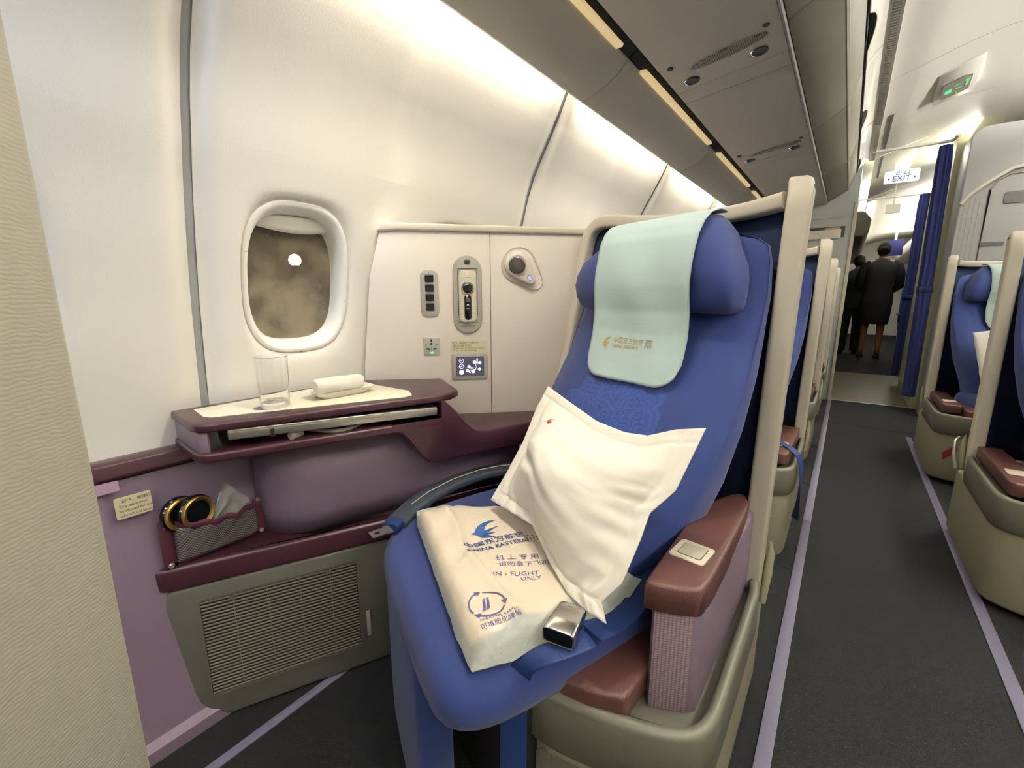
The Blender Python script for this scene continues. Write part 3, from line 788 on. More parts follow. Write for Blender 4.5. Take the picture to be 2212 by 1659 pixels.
def make_seat(y0, label, lowered=False, hero=False):
    """whole seat unit: cushion, backrest, headrest, shell, post, base, armrest"""
    t = thing('business_seat', SO, RS, label, 'aircraft seat', 'blue business class seats')
    # --- backrest
    mb = MB(); rings = []
    zs = [.36, .38, .42, .50, .60, .70, .80, .86, .90, .925, .95, .98, 1.01, 1.04, 1.055, 1.065, 1.07]
    for z in zs:
        _, df, db, xl, xr = interp(BK, max(.42, min(1.07, z))); xc, hw = (xl+xr)/2, (xr-xl)/2
        e = 1.0
        if z > 1.04: e = 1-.6*((z-1.04)/.03)**2
        ring = []
        for k in range(56):
            th = 2*PI*k/56; c_, s_ = math.cos(th), math.sin(th)
            x = math.copysign(abs(c_)**.42, c_); y = math.copysign(abs(s_)**.42, s_)
            d = (df+db)/2 + (df-db)/2*y*e - (.46*abs(x)**3+.54*abs(x)**8)*min(.065, .55*(df-db))*max(0, y)
            # side bolster groove
            if y > 0: d -= .004*y*(math.exp(-((x-.78)/.05)**2) + math.exp(-((x+.78)/.05)**2))
            ring.append(S(xc+hw*x*(.5+.5*e), d, z))
        rings.append(ring)
    mb.loft(rings); mb.build('backrest', M['embroid'], t, ang=75)
    # --- headrest: soft pad with side wings
    hr = MB(); rings = []
    HT = [(.912, -.10, .21, .060, .050), (.914, -.135, .242, .110, .045), (.924, -.150, .256, .138, .040), (.945, -.159, .262, .152, .035), (.975, -.161, .262, .158, .030),
          (1.00, -.154, .256, .158, .030), (1.03, -.135, .244, .153, .030), (1.06, -.104, .226, .143, .030), (1.083, -.076, .206, .128, .032), (1.095, -.058, .190, .110, .036), (1.099, -.04, .165, .09, .045)]
    for z, xl, xr, df, db in HT:
        xc, hw = (xl+xr)/2, (xr-xl)/2; ring = []
        for k in range(64):
            th = 2*PI*k/64; c_, s_ = math.cos(th), math.sin(th)
            x = math.copysign(abs(c_)**.62, c_); y = math.copysign(abs(s_)**.62, s_)
            d = (df+db)/2+(df-db)/2*y + (.010*x*x if y > 0 and z < 1.05 else 0)
            if x > .55: d += .004*math.sin(z*95+x*11)*(x-.55)/.45
            wr = .006*abs(noise.noise(V((x*3, z*14, 3))))*(abs(x) > .35) if y > 0 else 0
            ring.append(S(xc+hw*x, d-wr+.003*noise.noise(V((x*5, z*25, 8))), z+.006*math.sin(x*2.5)*(z-.92)/.1))
        rings.append(ring)
    hr.loft(rings); hr.build('headrest', M['blue'], t, ang=80)
    # --- cushion
    top = [(-.165, .655), (-.21, .60), (-.240, .48), (-.245, .25), (-.22, .16), (.285, .16), (.298, .30), (.305, .55), (.300, .655), (.275, .704), (.235, .718), (.05, .697), (-.09, .680)]
    # smooth the outline
    def chaikin(p, it=2):
        for _ in range(it):
            q = []
            for i in range(len(p)):
                a, b = p[i], p[(i+1) % len(p)]
                q += [(a[0]*.75+b[0]*.25, a[1]*.75+b[1]*.25), (a[0]*.25+b[0]*.75, a[1]*.25+b[1]*.75)]
            p = q
        return p
    ol = chaikin(top, 2); cxm, cym = .03, .43
    c = MB(); rings = []
    for z, q in ((.362, .92), (.366, .972), (.382, 1.0), (.41, 1.0), (.425, .985), (.440, .95), (.447, .90), (.450, .80), (.452, .6), (.453, .3), (.4535, .05)):
        rings.append([S(cxm+(p[0]-cxm)*q, cym+(p[1]-cym)*q, z - (.004*max(0, (p[1]-.55)/.15) if z > .4 else 0)) for p in ol])
    c.loft(rings); c.build('cushion', M['blue'], t, ang=70)
    # --- leg rest hanging below the cushion front
    l_ = MB(); l_.prism([S(a, b, .03) for a, b in chaikin([(-.200, .600), (-.188, .642), (-.145, .662), (.0, .688), (.115, .702), (.130, .685), (.130, .62), (-.19, .56)], 1)], (0, 0, .362))
    l_.build('leg_rest', M['blue'], t, bevel=.006, seg=3)
    pd = MB(); pd.plan([(S(a, b, 0).x, S(a, b, 0).y) for a, b in ((-.13, .57), (.26, .57), (.26, .10), (-.13, .10))], 0, .364); pd.build('pedestal', M['black'], t)
    # --- shell frame: post, top rail, left edge
    fr = MB()
    p0 = [(-.100, .995, .30), (-.098, .995, .60), (-.095, .996, .90), (-.092, .997, 1.10), (-.091, 1.0, 1.135), (-.094, 1.010, 1.156), (-.100, 1.03, 1.167)]
    rings = []
    for i, p in enumerate(p0):
        hw, hd = (.0205, .027)
        if i >= 5: hw, hd = (.0195, .022) if i == 5 else (.0145, .010)
        rings.append([V(p)+V((math.copysign(abs(math.cos(q))**.32, math.cos(q))*hw, .012+math.copysign(abs(math.sin(q))**.32, math.sin(q))*hd, 0)) for q in [2*PI*(k+.5)/32 for k in range(32)]])
    fr.loft(rings); fr.build('post', M['cream'], t, ang=50)
    nt_ = MB(); nt_.box(-.080, -.071, .998, 1.03, 1.118, 1.145); nt_.build('coat_hook', M['black'], t, bevel=.003)  # black block where the post has a notch
    rail = [(.275, 0.000, 1.121), (.20, -.004, 1.114), (.10, -.010, 1.114), (0, -.012, 1.120), (-.10, -.010, 1.132), (-.165, -.006, 1.142), (-.205, 0, 1.142), (-.236, .004, 1.126), (-.252, .008, 1.092), (-.260, .014, 1.03), (-.264, .022, .95), (-.270, .036, .86), (-.277, .052, .76), (-.288, .078, .62)]
    # refine
    R_ = []
    for i in range(len(rail)-1):
        for k in range(4):
            u = k/4; P = [rail[max(0, i-1)], rail[i], rail[i+1], rail[min(len(rail)-1, i+2)]]
            R_.append(tuple(.5*((2*P[1][j])+(-P[0][j]+P[2][j])*u+(2*P[0][j]-5*P[1][j]+4*P[2][j]-P[3][j])*u*u+(-P[0][j]+3*P[1][j]-3*P[2][j]+P[3][j])*u**3) for j in range(3)))
    R_.append(rail[-1])
    fr = MB(); rings = []
    for i, p in enumerate(R_):
        a_ = V(R_[min(i+1, len(R_)-1)])-V(R_[max(i-1, 0)]); tt = (SL*a_.x+SF*a_.y+V((0, 0, a_.z))).normalized()
        nn = SF.copy(); bb = tt.cross(nn).normalized(); nn = bb.cross(tt)
        rings.append([S(*p)+bb*math.copysign(abs(math.cos(q))**.5, math.cos(q))*.016+nn*math.copysign(abs(math.sin(q))**.5, math.sin(q))*.018 for q in [2*PI*(k+.5)/16 for k in range(16)]])
    fr.loft(rings); fr.build('shell_rim', M['cream'], t, ang=50)
    # liner (navy) and outer skin (cream)
    low = []
    for (nm, off, mt_) in (('shell_liner', -.012, M['navy']), ('shell_back', -.030, M['partition'])):
        lb = MB(); rr_ = []
        for p in R_:
            if p[0] > .27: continue
            rr_.append([S(p[0], p[1]+off, p[2]-.004*(p[0] > -.2)), S(p[0], p[1]+off, .35)])
        rr_.insert(0, [S(.275, off, 1.108), S(.275, off, .35)])
        lb.loft([[r[0] for r in rr_], [V((r[0].x, r[0].y, .35+(r[0].z-.35)*.5)) for r in rr_], [r[1] for r in rr_]], cap=False, closed=False)
        lb.build(nm, mt_, t, ang=60, solid=.006)
    # --- base on the aisle side
    bp = [(-.338, .488), (-.300, .482), (-.245, .490), (-.156, .512), (-.112, .532), (-.090, .552), (-.078, .580), (-.074, .62), (-.072, 1.13), (-.30, 1.17), (-.33, .80)]
    def inset(P_, q):
        out = []; n_ = len(P_)
        for i in range(n_):
            a, b, c = V(P_[i-1]), V(P_[i]), V(P_[(i+1) % n_])
            n1 = V((-(b-a).y, (b-a).x)).normalized(); n2 = V((-(c-b).y, (c-b).x)).normalized(); m_ = (n1+n2).normalized()
            out.append(b+m_*q/max(.4, m_.dot(n1)))
        return out
    bps = chaikin(bp, 2)
    b = MB(); L3 = lambda P_, z: [V((p[0], p[1], z)) for p in P_]
    b.loft([L3(inset(bps, .004), .262), L3(bps, .268), L3(bps, .352), L3(inset(bps, .003), .359), L3(inset(bps, .009), .3625), L3(inset(bps, .016), .361), L3(inset(bps, .019), .357), L3(inset(bps, .021), .335)])
    b.build('base_rim', M['olive'], t, ang=50)
    b = MB(); cx0, cy0 = -.2, .82
    b.plan([(cx0+(x-cx0)*.93, cy0+(y-cy0)*.975) for x, y in bp], .02, .264)
    bb_ = b.build('base_body', M['beige'], t, bevel=.012, seg=3)
    sp_ = MB(); fx, fy = V((.094, .012, 0)).normalized(), V((0, 0, 1))
    sp_.rr((-.262, .4985, .160), fx, fy, .110, .18, .02, (.12, -1, 0), .0, .004); sp_.build('storage_flap', M['olive'], bb_, bevel=.002)
    # aisle-side lower moulding behind the post
    mo = MB(); mo.tube([(-.072, 1.00, .30), (-.070, 1.02, .36), (-.070, 1.035, .40), (-.073, 1.04, .425)], [.006, .009, .008, .002], 10, up=(1, 0, 0)); mo.build('aisle_handle', M['beige'], t)
    # --- brown side tray between cushion and armrest
    st = [(-.302, .503), (-.272, .497), (-.235, .502), (-.186, .520), (-.178, .60), (-.182, .78), (-.225, .80), (-.262, .64)]
    s_ = MB(); s_.plan(st, .345, .390); s_.build('side_tray', M['brown'], t, bevel=.008, seg=3)
    # --- armrest
    if not lowered:
        a = MB(); a.plan([(-.180, .590), (-.173, .580), (-.122, .602), (-.112, .612), (-.103, .98), (-.165, .99)], .330, .512); ar = a.build('armrest', M['purple'], t, bevel=.007, seg=3)
        a = MB(); a.prism([V((-.1725, .5795, .335)), V((-.124, .6005, .335)), V((-.124, .6005, .506)), V((-.1725, .5795, .506))], V((.4, -.92, 0))*.0018); a.build('front_pad', M['texlilac'], ar, bevel=.0008)
        cp = MB(); rings = []
        outl = chaikin([(-.190, .586), (-.185, .566), (-.125, .590), (-.110, .606), (-.108, .75), (-.108, .94), (-.122, 1.0), (-.145, 1.0), (-.180, .91), (-.190, .82)], 2)
        def armz(y): return .010 if y < .60 else .010*(1-(y-.60)/.42)
        for z, q in ((.503, .93), (.505, 1.0), (.535, 1.0), (.542, .975), (.546, .93), (.5475, .85), (.548, .3)):
            rings.append([V((-.148+(x+.148)*(q if q > .5 else q), .79+(y-.79)*(1-(1-q)*.22), z-.012*(y-.58)/.44)) for x, y in outl])
        cp.loft(rings); cpo = cp.build('armrest_cap', M['brown'], ar, ang=60)
        zz = .5455; aX, aY = V((1, -.10, 0)).normalized(), V((.10, 1, -.027)).normalized(); nn = aX.cross(aY)
        lt = MB(); lt.rr((-.153, .690, zz), aX, aY, .054, .060, .006, nn, -.003, .0022); lt.build('latch_plate', M['inlay'], ar, bevel=.0012)
        lt = MB(); lt.rr((-.152, .690, zz), aX, aY, .037, .040, .004, nn, .002, .0027); lt.build('latch_groove', M['printgrey'], ar)
        lt = MB(); lt.rr((-.152, .690, zz), aX, aY, .035, .038, .004, nn, .002, .0036); lt.build('latch_button', M['cream'], ar, bevel=.001)
    else:
        a = MB(); a.plan([(-.178, .588), (-.170, .578), (-.112, .578), (-.102, .590), (-.098, .98), (-.165, .99)], .36, .404); ar = a.build('armrest', M['brown'], t, bevel=.008, seg=3)
        lt = MB(); lt.rr((-.140, .690, .404), (1, 0, 0), (0, 1, 0), .052, .055, .006, (0, 0, 1), -.002, .002); lt.build('latch_plate', M['inlay'], ar, bevel=.001)
    return t

seat1 = make_seat(0, 'nearest blue business seat holding the white pillow and wrapped blanket', hero=True)
seat2 = make_seat(0, 'second blue business seat along the window side, its brown armrest lowered', lowered=True)
seat2.location.y += 1.18
def put(src, mirror, dy, label):
    o = copy_tree(src); o['label'] = label
    if mirror:
        o.location = (.35-SO.x, SO.y+dy, 0); o.rotation_euler.z = -RS; o.scale.x = -1
    else: o.location = (SO.x, SO.y+dy, 0)
    return o
s3 = put(seat2, False, 2.36, 'third blue business seat along the window side, only its post and rim in view')
s4 = put(seat2, False, 3.54, 'fourth window-side business seat, the last before the bulkhead')
r1 = put(seat2, True, 1.30, 'nearest centre-row business seat at the right edge of the view')
r2 = put(seat2, True, 2.50, 'centre-row business seat in front of the grey closet, with mint cloth and white pillow')

# ------------------------------------------------------------------ seat-back partition beside the camera
t = thing('seat_back_partition', (-.40, -.08, 0), label='ribbed beige fabric seat-back partition filling the left edge', cat='partition')
mb = MB(); prof = [(-.545, .080), (-.535, .076), (-.515, .055), (-.47, .0), (-.40, -.07), (-.30, -.13), (-.15, -.19), (-.05, -.23)]
back = [(-.07, -.26), (-.17, -.225), (-.32, -.165), (-.43, -.10), (-.50, -.03), (-.545, .03), (-.56, .06), (-.556, .076)]
mb.plan(prof+back, .0, 1.20); mb.build('fabric_shell', M['partition'], t, bevel=.004, ang=50)

# ------------------------------------------------------------------ white side panel behind the console
PO, PA, PN = V((-1.05, .79, 0)), V((.7071, .7071, 0)), V((.7071, -.7071, 0))
UZ = V((0, 0, 1))
def Pp(a, z, d=0): return PO + PA*a + PN*d + UZ*z
t = thing('console_wall_panel', PO, 0, 'white side panel with remote control, socket and reading light, left of the blue seat', 'panel')
sp = MB()
sp.prism([Pp(-.055, .55), Pp(-.048, .75), Pp(-.020, 1.0), Pp(.014, 1.125), Pp(.3125, 1.125), Pp(.3135, .55)], PN*-.03)
sp.prism([Pp(.3150, .55), Pp(.3140, 1.125), Pp(.640, 1.125), Pp(.700, .80), Pp(.74, .55)], PN*-.03)
sp.build('panel_board', M['panel'], t, bevel=.0012)
sp = MB(); sp.prism([Pp(.004, 1.118, .010), Pp(.020, 1.140, .010), Pp(.05, 1.142, .010), Pp(.60, 1.137, .010), Pp(.60, 1.120, .010), Pp(.06, 1.122, .010)], PN*-.05); sp.build('top_rail', M['cream'], t, bevel=.005, seg=3)
# switch plate with four switches
sw = MB(); sw.rr(Pp(.141, .953), PA, UZ, .050, .128, .016, PN, -.002, .004); swo = sw.build('switch_plate', M['greyplastic'], t, bevel=.0015)
for z in (.998, .972, .946, .920):
    b = MB(); b.rr(Pp(.141, z-.003), PA, UZ, .024, .021, .003, PN, .003, .0075); b.build('switch', M['blackgloss'], swo, bevel=.002, seg=3)
b = MB(); b.disc(Pp(.141, 1.010, .0045), PA*.0012, UZ*.0012, PN, .0004, 8); b.build('indicator', M['black'], swo)
# handset in its cradle
hs = MB(); hs.rr(Pp(.2475, .949), PA, UZ, .082, .218, .0405, PN, -.002, .006); cr = hs.build('handset_cradle', M['greyplastic'], t, bevel=.003, seg=3)
b = MB()
for a_, w_ in ((.2205, .0022), (.2745, .0022)): b.rr(Pp(a_, .955), PA, UZ, w_, .125, .001, PN, .0062, .0068)
b.rr(Pp(.2475, 1.022), PA, UZ, .056, .003, .0014, PN, .0062, .0068); b.rr(Pp(.2475, .862), PA, UZ, .040, .0016, .0007, PN, .0062, .0068)
b.rr(Pp(.2475, 1.040), PA, UZ, .018, .013, .004, PN, .0062, .0068); b.disc(Pp(.222, .872, .0062), PA*.002, UZ*.002, PN, .0006, 8); b.disc(Pp(.273, .872, .0062), PA*.002, UZ*.002, PN, .0006, 8)
b.build('cradle_gap', M['printgrey'], cr)
b = MB(); b.rr(Pp(.2475, 1.040), PA, UZ, .010, .007, .003, PN, .0068, .009); b.build('release_latch', M['black'], cr, bevel=.001)
b = MB(); b.rr(Pp(.2475, .945), PA, UZ, .050, .146, .014, PN, .006, .0125); b.build('handset', M['cream'], cr, bevel=.003, seg=3)
b = MB(); b.ringdisc(Pp(.2475, .968, .0125), PA*.0185, UZ*.0185, PN, [(1, 0), (1, .0015), (.92, .0030), (.80, .0030), (.74, .0015)], 40); b.build('dial_ring', M['silver'], cr)
b = MB()
for a0, a1, mi in ((PI*.12, PI*.38, 0), (PI*.62, PI*.88, 1), (-PI*.38, -PI*.12, 2), (-PI*.88, -PI*.62, 3)):
    b.mi = mi; b.loft([[Pp(.2475, .968, .0160)+PA*math.cos(a)*r+UZ*math.sin(a)*r for a in [a0+(a1-a0)*k/8 for k in range(9)]] for r in (.0152, .0178)], cap=False, closed=False)
b.build('coloured_keys', [mat('key_green', (50, 130, 70), .4), mat('key_blue', (50, 80, 160), .4), mat('key_red', (190, 40, 40), .4), mat('key_yellow', (210, 180, 90), .4)], cr)
b = MB(); b.disc(Pp(.2475, .968, .0140), PA*.0135, UZ*.0135, PN, .002, 32); b.rr(Pp(.2475, .915), PA, UZ, .020, .072, .0098, PN, .0125, .0145); b.build('key_strip', M['blackgloss'], cr, bevel=.0008)
b = MB()
for s in (-1, 1):
    for k in range(9): b.rr(Pp(.2475+s*.0155, .942-.0072*k), PA, UZ, .0055, .0035, .0015, PN, .0125, .0138)
b.rr(Pp(.2475, .878), PA, UZ, .014, .0035, .0015, PN, .0125, .0138)
for k in range(5): b.rr(Pp(.234+.0068*k, .998+.0035*math.sin(k/4*PI)), PA, UZ, .0055, .003, .0012, PN, .0125, .0138)
b.disc(Pp(.2475, 1.008, .0125), PA*.0042, UZ*.0042, PN, .001)
b.build('small_keys', M['white'], cr)
b = MB(); b.rr(Pp(.2475, .936), PA, UZ, .013, .011, .002, PN, .0146, .0158); b.build('select_key', M['darkgrey'], cr)
b = MB(); b.add([Pp(.2435, .921, .0149), Pp(.2515, .921, .0149), Pp(.2475, .926, .0149)], [(0, 1, 2)]); b.add([Pp(.2435, .913, .0149), Pp(.2515, .913, .0149), Pp(.2515, .9115, .0149), Pp(.2435, .9115, .0149)], [(0, 1, 2, 3)]); b.build('key_symbols', M['white'], cr, smooth=False)
# reading light
def teardrop(ax, az, r1, r2, dx, dz, n=48):
    out = []
    c1 = (ax, az); c2 = (ax+dx, az+dz); L = math.hypot(dx, dz); base = math.atan2(dz, dx); ph = math.acos((r1-r2)/L)
    for k in range(n//2+1):
        a = base+ph+(2*PI-2*ph)*k/(n//2); out.append((c1[0]+r1*math.cos(a), c1[1]+r1*math.sin(a)))
    for k in range(n//2+1):
        a = base-ph+2*ph*k/(n//2); out.append((c2[0]+r2*math.cos(a), c2[1]+r2*math.sin(a)))
    return out
rl = MB(); rings = []
for q, d in ((1.0, -.001), (1.0, .003), (.95, .0045), (.88, .001), (.84, -.002)):
    rings.append([Pp(a, z, d) for a, z in teardrop(.396, 1.034, .052*q, .026*q, .045, -.045)])
rl.loft(rings); rlo = rl.build('reading_light', M['panel'], t, ang=70)
rl = MB(); rings = []
for q, d in ((1.0, -.001), (1.0, .004), (.96, .014), (.85, .020), (.6, .021)):
    rings.append([Pp(a, z, d) for a, z in teardrop(.391, 1.036, .038*q, .016*q, .036, -.042)])
rl.loft(rings); rl.build('lamp_base', M['panel'], rlo, ang=70)
hx = (PN*.92 - UZ*.30 - PA*.25).normalized(); hy = hx.cross(PA).normalized(); hz = hx.cross(hy)
rl = MB(); rl.ringdisc(Pp(.389, 1.036, .016), hy*.025, hz*.025, hx, [(1, 0), (1.02, .010), (.95, .017), (.86, .018), (.80, .014)], 40); rl.build('lamp_head', M['steel'], rlo)
rl = MB(); rl.ringdisc(Pp(.389, 1.036, .016)+hx*.0135, hy*.020, hz*.020, hx, [(1, 0), (.9, .0015), (.1, .001)], 32); rl.build('lamp_lens', mat('lens_grey', (96, 88, 80), .25), rlo)
rl = MB(); rl.ringdisc(Pp(.424, .998, .017), PA*.008, UZ*.008, PN, [(1, 0), (1, .004), (.8, .006), (.5, .0045)], 24); rl.build('lamp_button', M['silver'], rlo)
rl = MB(); rl.disc(Pp(.424, .998, .0215), PA*.0045, UZ*.0045, PN, .001, 16); rl.build('button_light', M['ledblue'], rlo)
# power socket
so = MB(); so.rr(Pp(.1415, .8035), PA, UZ, .046, .050, .003, PN, -.002, .003); soo = so.build('power_socket', M['greyplastic'], t, bevel=.0012)
b = MB(); 
for a, z, w_, h_ in ((.1405, .8215, .004, .007), (.1305, .797, .008, .004), (.1515, .797, .008, .004), (.1345, .7945, .003, .003), (.1478, .7945, .003, .003)): b.rr(Pp(a, z), PA, UZ, w_, h_, .0008, PN, .003, .0034)
for a, z, r in ((.1405, .8115, .0032), (.1255, .8095, .0012), (.1560, .8090, .0012), (.1410, .8015, .0016), (.1410, .7960, .0016)): b.disc(Pp(a, z, .003), PA*r, UZ*r, PN, .0004, 12)
b.build('socket_hole', M['black'], soo)
b = MB(); b.rr(Pp(.1415, .7855), PA, UZ, .011, .005, .002, PN, .003, .0042); b.build('power_light', M['led_green'], soo, bevel=.001)
# instruction placard
pl = MB(); pl.rr(Pp(.2505, .8005), PA, UZ, .106, .037, .001, PN, 0, .0006); plo = pl.build('placard', M['placard'], t)
b = MB()
for z, s, tx in ((.8105, .0068, '起飞、着陆时，手柄必须'), (.8025, .0068, '固定并收藏于原位'), (.7955, .0062, 'Handset must be stowed and locked'), (.7885, .0062, 'for taxi, take-off and landing.')):
    b.text(tx, Pp(.201, z, .0009), PA, UZ, s, align='LEFT')
b.build('placard_text', M['printgrey'], plo, smooth=False)
# seat control panel
sc = MB(); sc.rr(Pp(.250, .7425), PA, UZ, .106, .076, .006, PN, -.002, .004); sco = sc.build('seat_control', M['greyplastic'], t, bevel=.0018)
b = MB(); b.rr(Pp(.251, .7435), PA, UZ, .082, .058, .003, PN, .004, .0046); b.build('control_screen', M['screen'], sco)
def cring(mb, a, z, r, wd=.0011, d=.0050, fill=False):
    if fill: mb.disc(Pp(a, z, d-.0003), PA*r, UZ*r, PN, .0004, 20)
    else: mb.loft([[Pp(a+math.cos(2*PI*k/24)*q, z+math.sin(2*PI*k/24)*q, d) for k in range(24)] for q in (r-wd, r)], cap=False)
b = MB()
for z, f in ((.7600, 0), (.7435, 0), (.7265, 1)): cring(b, .2255, z, .0070, fill=bool(f))
b.rr(Pp(.2255, .7605), PA, UZ, .006, .0012, .0005, PN, .0048, .0052)
b.rr(Pp(.2255, .7435), (PA+UZ*.5).normalized(), (UZ-PA*.5).normalized(), .008, .0014, .0005, PN, .0048, .0052)
for a, z in ((.2635, .7555), (.2795, .7535), (.2475, .7425), (.2430, .7310), (.2600, .7280), (.2785, .7350)): cring(b, a, z, .0048, fill=True)
def capsule(mb, a, z, L, th, wd=.0024):
    x = PA*math.cos(th)+UZ*math.sin(th); y = UZ*math.cos(th)-PA*math.sin(th)
    o = Pp(a, z, .0048); n_ = 20
    R = [[o + x*(math.copysign(L/2, math.cos(q)) + wd*k*math.cos(q)) + y*wd*k*math.sin(q) for q in [2*PI*j/n_ for j in range(n_)]] for k in (.62, 1)]
    mb.loft(R, cap=False)
capsule(b, .2715, .7610, .008, 1.45); capsule(b, .2690, .7465, .014, 1.30); capsule(b, .2590, .7375, .014, -.25); capsule(b, .2510, .7290, .006, 1.2)
b.build('control_icons', M['led_white'], sco, smooth=False)

# ------------------------------------------------------------------ side console with folded tray table
KO = V((-.945, .295, 0)); KT = V((.362, .932, 0)); KI = V((-.932, .362, 0))   # along the front face, inward
def K(s, d, z): return KO + KT*s + KI*d + UZ*z
def backd(s):
    """depth inward from the front face to the sidewall or the white panel"""
    p = KO + KT*s
    dw = (p.x+1.10)/.932
    dp = (1.84 + p.x - p.y)/(.932+.362)
    return min(dw, dp-.002)
t = thing('side_console', (-.95, .55, .60), 0, 'maroon side console with cream top and slot for the folded tray table', 'console')
TOPP = [(-1.11, .297), (-.975, .288), (-.955, .290), (-.943, .302), (-.765, .760), (-.765, .80), (-.80, .842), (-1.05, .790), (-1.09, .74), (-1.10, .70)]
TOPP = [(-1.115, .297), (-.975, .286), (-.955, .289), (-.942, .302), (-.770, .745), (-.764, .775), (-.778, .815), (-.930, .905), (-1.10, .737)]
body = MB()
body.plan(TOPP, .693, .711)
body.plan(TOPP, .632, .652)
body.build('console_shelf', M['maroon'], t, bevel=.005, seg=3)
sd = MB(); sd.plan([(-1.115, .302), (-.960, .292), (-.948, .304), (-.955, .310), (-1.115, .314)], .650, .695); sd.build('end_panel', M['purple'], t, bevel=.002)
bk = MB(); bk.prism([K(.02, .12, .650), K(.47, .12, .650), K(.47, .12, .695), K(.02, .12, .695)], KI*.01)
bk.build('slot_back', M['darkgrey'], t)
# flowing arm: from the shelf down to elbow height and on behind the seat
def arm_top(s):
    if s < .46: return .711
    if s > .60: return .600
    u = (s-.46)/.14; u = u*u*(3-2*u); return .711-.111*u
def arm_bot(s):
    if s < .37: return .632
    if s > .46: return .540
    u = (s-.37)/.09; u = u*u*(3-2*u); return .632-.092*u
ab = MB(); rings = []
ss = [.485+.0125*i for i in range(14)]+[.70, .75, .80, .86, .92]
for s in ss:
    bd = max(.05, backd(s)); tz, bz = arm_top(s), arm_bot(s)
    e = .006
    rings.append([K(s, bd, bz), K(s, e, bz), K(s, 0, bz+e), K(s, 0, tz-e), K(s, e*.4, tz-e*.3), K(s, e*1.2, tz), K(s, bd, tz)])
ab.loft(rings)
rings = []
for s in [.36+.0125*i for i in range(11)]:
    bd = .10; bz = arm_bot(s)
    rings.append([K(s, bd, bz), K(s, .004, bz), K(s, 0, bz+.004), K(s, 0, .652), K(s, bd, .652)])
ab.loft(rings)
ab.build('console_arm', M['maroon'], t, ang=50)
il = MB(); il.plan([(-1.085, .330), (-1.005, .320), (-.985, .328), (-.818, .675), (-.822, .700), (-.868, .728), (-1.04, .722), (-1.086, .69)], .7108, .7122); il.build('top_inlay', M['inlay'], t, bevel=.0005)
MB().disc((-.978, .425, .7120), (.020, 0, 0), (0, .020, 0), (0, 0, 1), .0004, 24).build('cup_mark', mat('violet_cup_mark', (96, 66, 124), .4), t)
tt_ = MB(); tt_.prism([K(.040, .004, .672), K(.475, .004, .660), K(.475, .004, .681), K(.040, .004, .694)], KI*.11); tro = tt_.build('tray_table', M['silver'], t, bevel=.003, seg=3)
tt_ = MB(); tt_.prism([K(.113, .0035, .668), K(.120, .0035, .668), K(.120, .0035, .684), K(.113, .0035, .684)], KI*.01); tt_.build('hinge_gap', M['black'], tro)
tt_ = MB(); tt_.prism([K(.040, .0032, .6865), K(.475, .0032, .6745), K(.475, .0032, .6755), K(.040, .0032, .6875)], KI*.01); tt_.build('seam_line', M['greyplastic'], tro)
ar_ = MB(); ar_.tube([K(.17+.16*i/16, .02+.06*(1-math.sin(PI*i/16)), .660-.006*math.sin(PI*i/16)) for i in range(17)], .005, 8); ar_.tube([K(.15, .01, .661), K(.17, .03, .660)], .009, 10); ar_.build('tray_arm', M['greyplastic'], tro)

# ------------------------------------------------------------------ lilac side liner below the console
t = thing('side_liner', (-.95, .7, .40), 0, 'lilac curved liner between the side console and the lower maroon ledge', 'liner')
ln = MB(); LP = [(-1.062, .425), (-1.03, .440), (-.985, .458), (-.955, .49), (-.925, .57), (-.893, .66), (-.875, .70), (-.840, .80), (-.80, .90), (-.74, 1.03)]
ln.loft([[V((x + (-.012 if z < .45 else 0), y, z if z < .6 else (.630 if y < .71 else .538))) for x, y in LP] for z in (.397, .46, .52, .630)], cap=False, closed=False)
ln.build('liner_shell', M['purple'], t, solid=.006, ang=70)

# ------------------------------------------------------------------ lower ledge and grille box
LO = V((-1.06, .222, 0)); LT = V((.434, .901, 0)); LI = V((-.901, .434, 0))
def Lg(s, d, z): return LO + LT*s + LI*d + UZ*z
t = thing('lower_ledge', (-1.0, .40, .34), 0, 'maroon ledge with bright rounded edge above the grey grille box', 'ledge')
lg = MB()
lo_ = [Lg(-.030, .035, 0), Lg(-.014, .006, 0), Lg(.01, 0, 0), Lg(.43, 0, 0), Lg(.62, .0, 0), Lg(.80, .0, 0), V((-.72, 1.10, 0)), V((-.80, .93, 0)), V((-.88, .69, 0)), V((-.945, .50, 0)), V((-1.0, .46, 0)), V((-1.06, .44, 0)), V((-1.08, .43, 0)), V((-1.08, .24, 0))]
lg.plan([(p.x, p.y) for p in lo_], .343, .397)
lg.build('ledge_shell', M['maroon'], t, bevel=.009, seg=4)
t = thing('grille_box', (-.95, .40, 0), 0, 'grey-green lower box with a ribbed air grille left of the seat', 'air grille box')
gb = MB()
prof = [(.005, .343), (-.006, .30), (-.008, .24), (-.002, .17), (.010, .11), (.030, .055), (.055, .022), (.085, .004), (.60, .004), (.60, .343)]
gb.prism([Lg(s, .004, z) for s, z in prof], LI*.14)
gb.build('box_body', M['ventbox'], t, bevel=.008, seg=3)
fr = MB()
fs0, fs1, fz0, fz1 = .052, .384, .066, .312
fo = V(Lg((fs0+fs1)/2, .004, (fz0+fz1)/2))
def sheared(p):   # the grille edges lean slightly, following the picture of the box
    return p
R1 = MB(); R1.rr(fo, LT, UZ, fs1-fs0, fz1-fz0, .008, -LI, 0, .004); ro = R1.v[:24]; 
inner = MB(); inner.rr(fo, LT, UZ, fs1-fs0-.012, fz1-fz0-.012, .005, -LI, 0, .004)
n_ = len(ro)
fr.loft([[p for p in R1.v[:24]], [p for p in R1.v[24:]], [p for p in inner.v[24:]], [p for p in inner.v[:24]]], cap=False)
